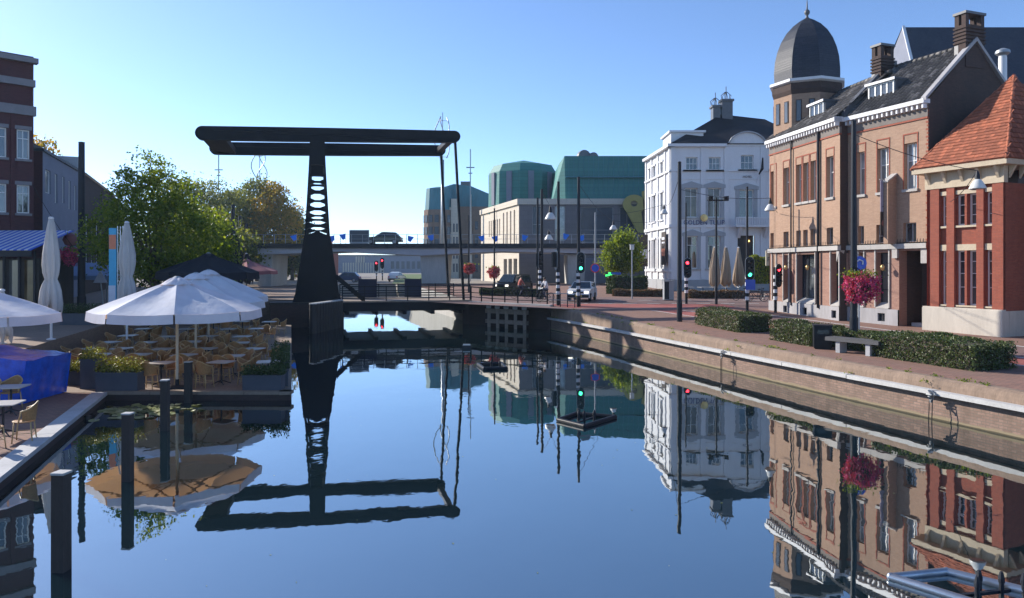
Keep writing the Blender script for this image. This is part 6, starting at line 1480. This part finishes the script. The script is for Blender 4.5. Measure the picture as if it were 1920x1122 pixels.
# floats
def float_frame(label, pts, r, mat, nozzles):
    c = Vector((sum(p[0] for p in pts)/4, sum(p[1] for p in pts)/4, 0)); t = thing('floating_frame', label, 'float', c, 0, 'floating fountain frames')
    L = [Vector((p[0],p[1],0))-c for p in pts]
    for i in range(4):
        a, b = L[i], L[(i+1)%4]; MB().tube([a+Vector((0,0,r*.6)), b+Vector((0,0,r*.6))], r, 10).build('pipe', M[mat], t, smooth=40)
        MB().lathe((a.x,a.y,r*.6),[(.01,-r*1.06),(r*.75,-r*.75),(r*1.06,0),(r*.75,r*.75),(.01,r*1.06)],10).build('pipe_elbow', M[mat], t, smooth=True)
    for x, y in nozzles: MB().lathe((x,y,-.1),[(r*.6,0),(r*.6,.16+r),(r*.75,.17+r),(r*.75,.22+r),(.02,.3+r)],8).build('nozzle', M['dark_metal'], t)
    a, b = (L[0]+L[1])/2, (L[2]+L[3])/2; MB().bar(a+Vector((0,0,.0)), b+Vector((0,0,.0)), .05, .04).build('crossbar', M['dark_metal'], t)
    return t
float_frame('black floating frame in the middle of the canal', [(gx(1047,19.9),19.9),(gx(1096,19.1),19.1),(gx(1153,20.3),20.3),(gx(1080,20.75),20.75)], .062, 'black', [(-.12,.08),(.02,.0),(.3,.1)])
float_frame('smaller black floating frame nearer the bridge', [(gx(897,31.2),31.2),(gx(908,29.9),29.9),(gx(949,30.0),30.0),(gx(940,31.6),31.6)], .075, 'black', [(-.05,.1),(.3,.0)])
float_frame('shiny steel floating frame near the quay wall at the bottom edge', [(4.98,9.82),(5.86,8.75),(6.9,9.0),(5.82,10.0)], .052, 'steel', [(.05,.1),(.3,.05),(.55,.0),(-.1,-.1)])
t = thing('water_sensor', 'small grey floating box beside the bridge gap', 'float', (gx(875,38),38,0)); MB().box(-.22,-.15,-.1,.22,.15,.14).build('box', M['dark_metal'], t); MB().box(-.18,-.12,.14,.18,.12,.2).build('lid', M['galv'], t)
# ================================================================== vehicles
def car(name, label, loc, rz, paint, L=3.9, Wd=1.64, H=1.42, style='hatch', lights=True, simple=False):
    t = thing(name, label, 'van' if style == 'van' else 'car', loc, rz)
    hw = Wd/2; l = L/2
    low = [(-l,.28),(-l,.62),(-l+.1,.82),(-l*.42,.92),(l*.75,.94),(l-.05,.84),(l,.6),(l,.28)]   # front at -x
    mb = MB(); n = len(low); v = []
    for s, k in ((-1,1.0),(-1,.0),(1,.0),(1,1.0)): pass
    ring = lambda y, dz=0, sh=1.0: [(x*sh, y, z+dz) for x,z in low]
    rows_ = [ring(-hw*.9,0,.985), ring(-hw,0,1.0), ring(hw,0,1.0), ring(hw*.9,0,.985)]
    for r_ in rows_: v += r_
    f = [(j*n+i, j*n+(i+1)%n, (j+1)*n+(i+1)%n, (j+1)*n+i) for j in range(3) for i in range(n)] + [tuple(range(n)), tuple(range(3*n,4*n))[::-1]]
    mb.add(v, f)
    if style == 'van': cab = [(-l*.62,.9),(-l*.30,H-.04),(-l*.1,H),(l*.88,H-.02),(l*.95,.92)]
    elif style == 'sedan': cab = [(-l*.42,.9),(-l*.08,H-.03),(l*.1,H),(l*.42,H-.05),(l*.75,.92)]
    else: cab = [(-l*.42,.9),(-l*.06,H-.03),(l*.12,H),(l*.68,H-.06),(l*.9,.93)]
    k = len(cab); top = hw*.76; vv = []
    def cw(z): return hw*.97 + (top-hw*.97)*((z-.9)/(H-.9))
    for s in (-1,1): vv += [(x, s*cw(z), z) for x,z in cab]
    mb.add(vv, [(i, i+1, k+i+1, k+i) for i in range(k-1)] + [tuple(range(k))[::-1], tuple(range(k,2*k))])
    b = mb.build('body', M[paint], t, smooth=28)
    # glass: windscreen, rear, sides
    def lift(p, q, s): return None
    a0, a1 = cab[0], cab[1]; e = .012
    ws = [(a0[0]+.03-e, -cw(.94)*.93, .94),(a0[0]+.03-e, cw(.94)*.93, .94),(a1[0]-.01-e, cw(a1[1])*.93, a1[1]-.02),(a1[0]-.01-e, -cw(a1[1])*.93, a1[1]-.02)]
    MB().extr([(x-.006,y,z+.014) for x,y,z in ws],(.004,0,0)).build('windscreen', M['car_glass'], t)
    for s in (-1,1):
        zl_, zh = .97, H-.13; xs0 = a0[0]+.22; xs1 = cab[-1][0]-.2
        q = [(xs0,zl_),(xs1,zl_),(cab[-2][0]-.06,zh),(a1[0]+.1,zh)]; xm = (xs0+xs1)/2
        for part in (0,1):
            if part == 0: pq = [q[0],(xm-.03,zl_),(xm-.03,zh),q[3]]
            else: pq = [(xm+.03,zl_),q[1],q[2],(xm+.03,zh)]
            MB().extr([(x,s*(cw(z)+.004),z) for x,z in pq],(0,s*.006,0)).build('side_window', M['car_glass'], t)
        MB().box(a0[0]+.15,s*(hw+.02)-.06 if s>0 else s*(hw+.02)-.06,.93,a0[0]+.27,s*(hw+.02)+.08,1.06).build('mirror', M[paint], t)
        for x in (-l*.64,l*.64):
            w = bpy.data.objects.new('wheel', None); COL.objects.link(w); w.parent = t; w.location = (x,s*(hw-.08),.3); w.rotation_euler = (R(90),0,0)
            MB().lathe((0,0,-.09),[(.2,0),(.29,0),(.30,.03),(.30,.15),(.29,.18),(.2,.18)],18).build('tyre', M['rubber'], w, smooth=40); MB().lathe((0,0,-.095),[(.0,.0),(.2,.0),(.2,.19),(.0,.19)],14).build('rim', M['galv'], w)
        o = MB().box(-l-.015,s*hw*.70-.15,.60,-l+.08,s*hw*.70+.15,.76).build('headlight', M['lamp_head'] if lights else M['glass_pale'], t)
        MB().box(l-.08,s*hw*.78-.1,.62,l+.012,s*hw*.78+.1,.85).build('tail_light', M['sign_red'], t)
    MB().box(-l-.05,-hw*.92,.30,-l+.1,hw*.92,.50).build('bumper', M['dark_metal'], t); MB().box(-l-.065,-.26,.38,-l-.051,.26,.49).build('number_plate', M['plate'], t)
    MB().box(-l-.012,-hw*.45,.62,-l+.05,hw*.45,.72).build('grille', M['black'], t)
    MB().box(l-.1,-hw*.92,.30,l+.05,hw*.92,.52).build('bumper', M['dark_metal'], t)
    return t
car('white_car', 'white hatchback with headlights on waiting at the crossing', (gx(1093,54.6),55.0,zs(55)), R(76), 'car_white')
car('dark_van', 'dark people carrier passing behind the bridge railing', (gx(962,66),66,zs(66)), R(58), 'car_black', 4.0, 1.7, 1.65, 'van')
car('dark_car', 'dark green car driving over the flyover', (gx(718,92),92.5,zd+.0), R(0), 'car_green', 4.5, 1.75, 1.5)
car('blue_car', 'dark blue car parked beyond the bridge tower', (gx(648,112),112,1.9), R(0), 'car_blue', 4.4, 1.7, 1.55)
car('pale_car', 'small white car beneath the flyover', (gx(744,116),116,1.92), R(-100), 'car_white', 3.8, 1.65, 1.5)
# ================================================================== bicycles and people
def bicycle(label, loc, rz, mat='dark_metal'):
    t = thing('bicycle', label, 'bicycle', loc, rz, 'bicycles by the crossing')
    for x in (-.52,.52):
        w = bpy.data.objects.new('wheel', None); COL.objects.link(w); w.parent = t; w.location = (x,0,.34)
        pts = [(.32*math.cos(a),0,.32*math.sin(a)) for a in [2*math.pi*k/18 for k in range(19)]]; MB().tube(pts, .018, 6).build('tyre', M['rubber'], w)
        for k in range(6): MB().tube([(0,0,0),(.31*math.cos(k*1.05),0,.31*math.sin(k*1.05))], .004, 4).build('spoke', M['galv'], w)
    fr = MB(); fr.tube([(.52,0,.34),(.05,0,.32)],.016,6); fr.tube([(.05,0,.32),(.18,0,.86)],.018,6); fr.tube([(.05,0,.32),(-.36,0,.78)],.02,6); fr.tube([(.14,0,.7),(-.36,0,.78)],.018,6); fr.tube([(-.52,0,.34),(-.34,0,.98)],.016,6); fr.tube([(.52,0,.34),(.14,0,.7)],.014,6); fr.build('frame', M[mat], t)
    MB().tube([(-.2,-.28,1.0),(-.33,-.2,1.03),(-.34,0,.98),(-.33,.2,1.03),(-.2,.28,1.0)], .014, 6).build('handlebar', M['galv'], t); MB().lathe((.2,0,.86),[(.06,0),(.1,.03),(.08,.06)],10,0,1.3,.9).build('saddle', M['black'], t); return t
def person(label, loc, rz, top, hairm='hair'):
    """seated cyclist grown from one skeleton"""
    J = {'pel':(.16,0,.98),'sp':(.08,0,1.2),'ch':(0,0,1.42),'nk':(-.03,0,1.53),'hd':(-.05,0,1.66),'ht':(-.05,0,1.76)}
    E = [('pel','sp'),('sp','ch'),('ch','nk'),('nk','hd'),('hd','ht')]; Rr = {'pel':.15,'sp':.14,'ch':.16,'nk':.055,'hd':.095,'ht':.07}
    for s,n in ((-1,'l'),(1,'r')):
        J.update({'sh'+n:(0,s*.19,1.43),'el'+n:(-.15,s*.25,1.2),'wr'+n:(-.26,s*.26,1.04),'hp'+n:(.12,s*.1,.94),'kn'+n:(-.18,s*.11,.72 if s<0 else .84),'an'+n:(.02,s*.1,.26 if s<0 else .42),'to'+n:(-.14,s*.1,.22 if s<0 else .38)})
        E += [('ch','sh'+n),('sh'+n,'el'+n),('el'+n,'wr'+n),('pel','hp'+n),('hp'+n,'kn'+n),('kn'+n,'an'+n),('an'+n,'to'+n)]
        Rr.update({'sh'+n:.075,'el'+n:.05,'wr'+n:.036,'hp'+n:.095,'kn'+n:.065,'an'+n:.042,'to'+n:.035})
    ks = list(J); me = bpy.data.meshes.new('person'); me.from_pydata([J[k] for k in ks], [(ks.index(a),ks.index(b)) for a,b in E], [])
    ob = bpy.data.objects.new('person_tmp', me); COL.objects.link(ob); md = ob.modifiers.new('skin','SKIN')
    for k, d in zip(ks, me.skin_vertices[0].data): d.radius = (Rr[k],Rr[k]); d.use_root = (k == 'pel')
    ob.modifiers.new('sub','SUBSURF').levels = 1
    dg = bpy.context.evaluated_depsgraph_get(); m2_ = bpy.data.meshes.new_from_object(ob.evaluated_get(dg)); bpy.data.objects.remove(ob)
    m2_.materials.clear()
    for x in (M['skin'],M[top],M['trousers'],M['black']): m2_.materials.append(x)
    for p in m2_.polygons:
        c = p.center; p.use_smooth = True
        p.material_index = 0 if c.z > 1.5 or (c.z > .98 and c.x < -.2) else 1 if c.z > 1.0 else 3 if (c.z < .27 or (c.y > 0 and c.z < .43 and c.x < .1)) else 2
    t = thing('person', label, 'person', loc, rz, 'cyclists by the railing'); put('body', m2_, t)
    MB().lathe((-.03,0,1.70),[(.095,-.06),(.105,0),(.085,.06),(.03,.095)],12).build('hair', M[hairm], t, smooth=True)
for px, Y, rz, top, la, lb in ((1022,53.4,R(35),'shirt_white','cyclist in white shirt and dark trousers before the striped post','bicycle ridden by the cyclist in white'),(976,57.6,R(200),'shirt_red','cyclist in red top beside the dark people carrier','bicycle ridden by the cyclist in red')):
    bicycle(lb, (gx(px,Y),Y,zs(Y)), rz); person(la, (gx(px,Y),Y,zs(Y)), rz, top)
for i,(px,Y,rz) in enumerate(((1392,55,R(15)),(1418,54,R(-25)),(1430,55.4,R(60)))): bicycle('parked bicycle by the hotel terrace, ' + ('nearest the mast','in the middle','close to the vine')[i], (gx(px,Y),Y,zs(Y)), rz)
for i,px in enumerate((1292,1318,1338,1362)):
    dup(TB, (gx(px,60.5),60.5,zs(60.5)+.01), .3*i, 'pale cafe table on the hotel terrace, %s from the street cabinet' % ORD[i])
t = thing('globe_sign', 'round red and white lamp on the shaded street wall', 'lamp', (gx(132,42.5),42.5,gz(450,42.5))); MB().lathe((0,0,0),[(.02,-.4),(.28,-.28),(.4,0),(.28,.28),(.02,.4)],14).build('globe', M['canvas_rose'], t, smooth=True); MB().tube([(0,0,-(gz(450,42.5)-1.5)),(0,0,-.38)],.04,6).build('post', M['dark_metal'], t)
# ================================================================== thin morning haze
def haze_box():
    m = bpy.data.materials.new('haze_air'); m.use_nodes = True; nt = m.node_tree; nt.nodes.remove(nt.nodes['Principled BSDF'])
    v = nt.nodes.new('ShaderNodeVolumePrincipled'); v.inputs['Color'].default_value = (.6,.8,1,1); v.inputs['Density'].default_value = .00028; v.inputs['Anisotropy'].default_value = .2
    nt.links.new(v.outputs[0], nt.nodes['Material Output'].inputs['Volume'])
    struct(MB().box(-3100,-36,-3.4,3100,4100,34).build('haze', m), 'thin bright haze softening the far trees', 'stuff')
haze_box()
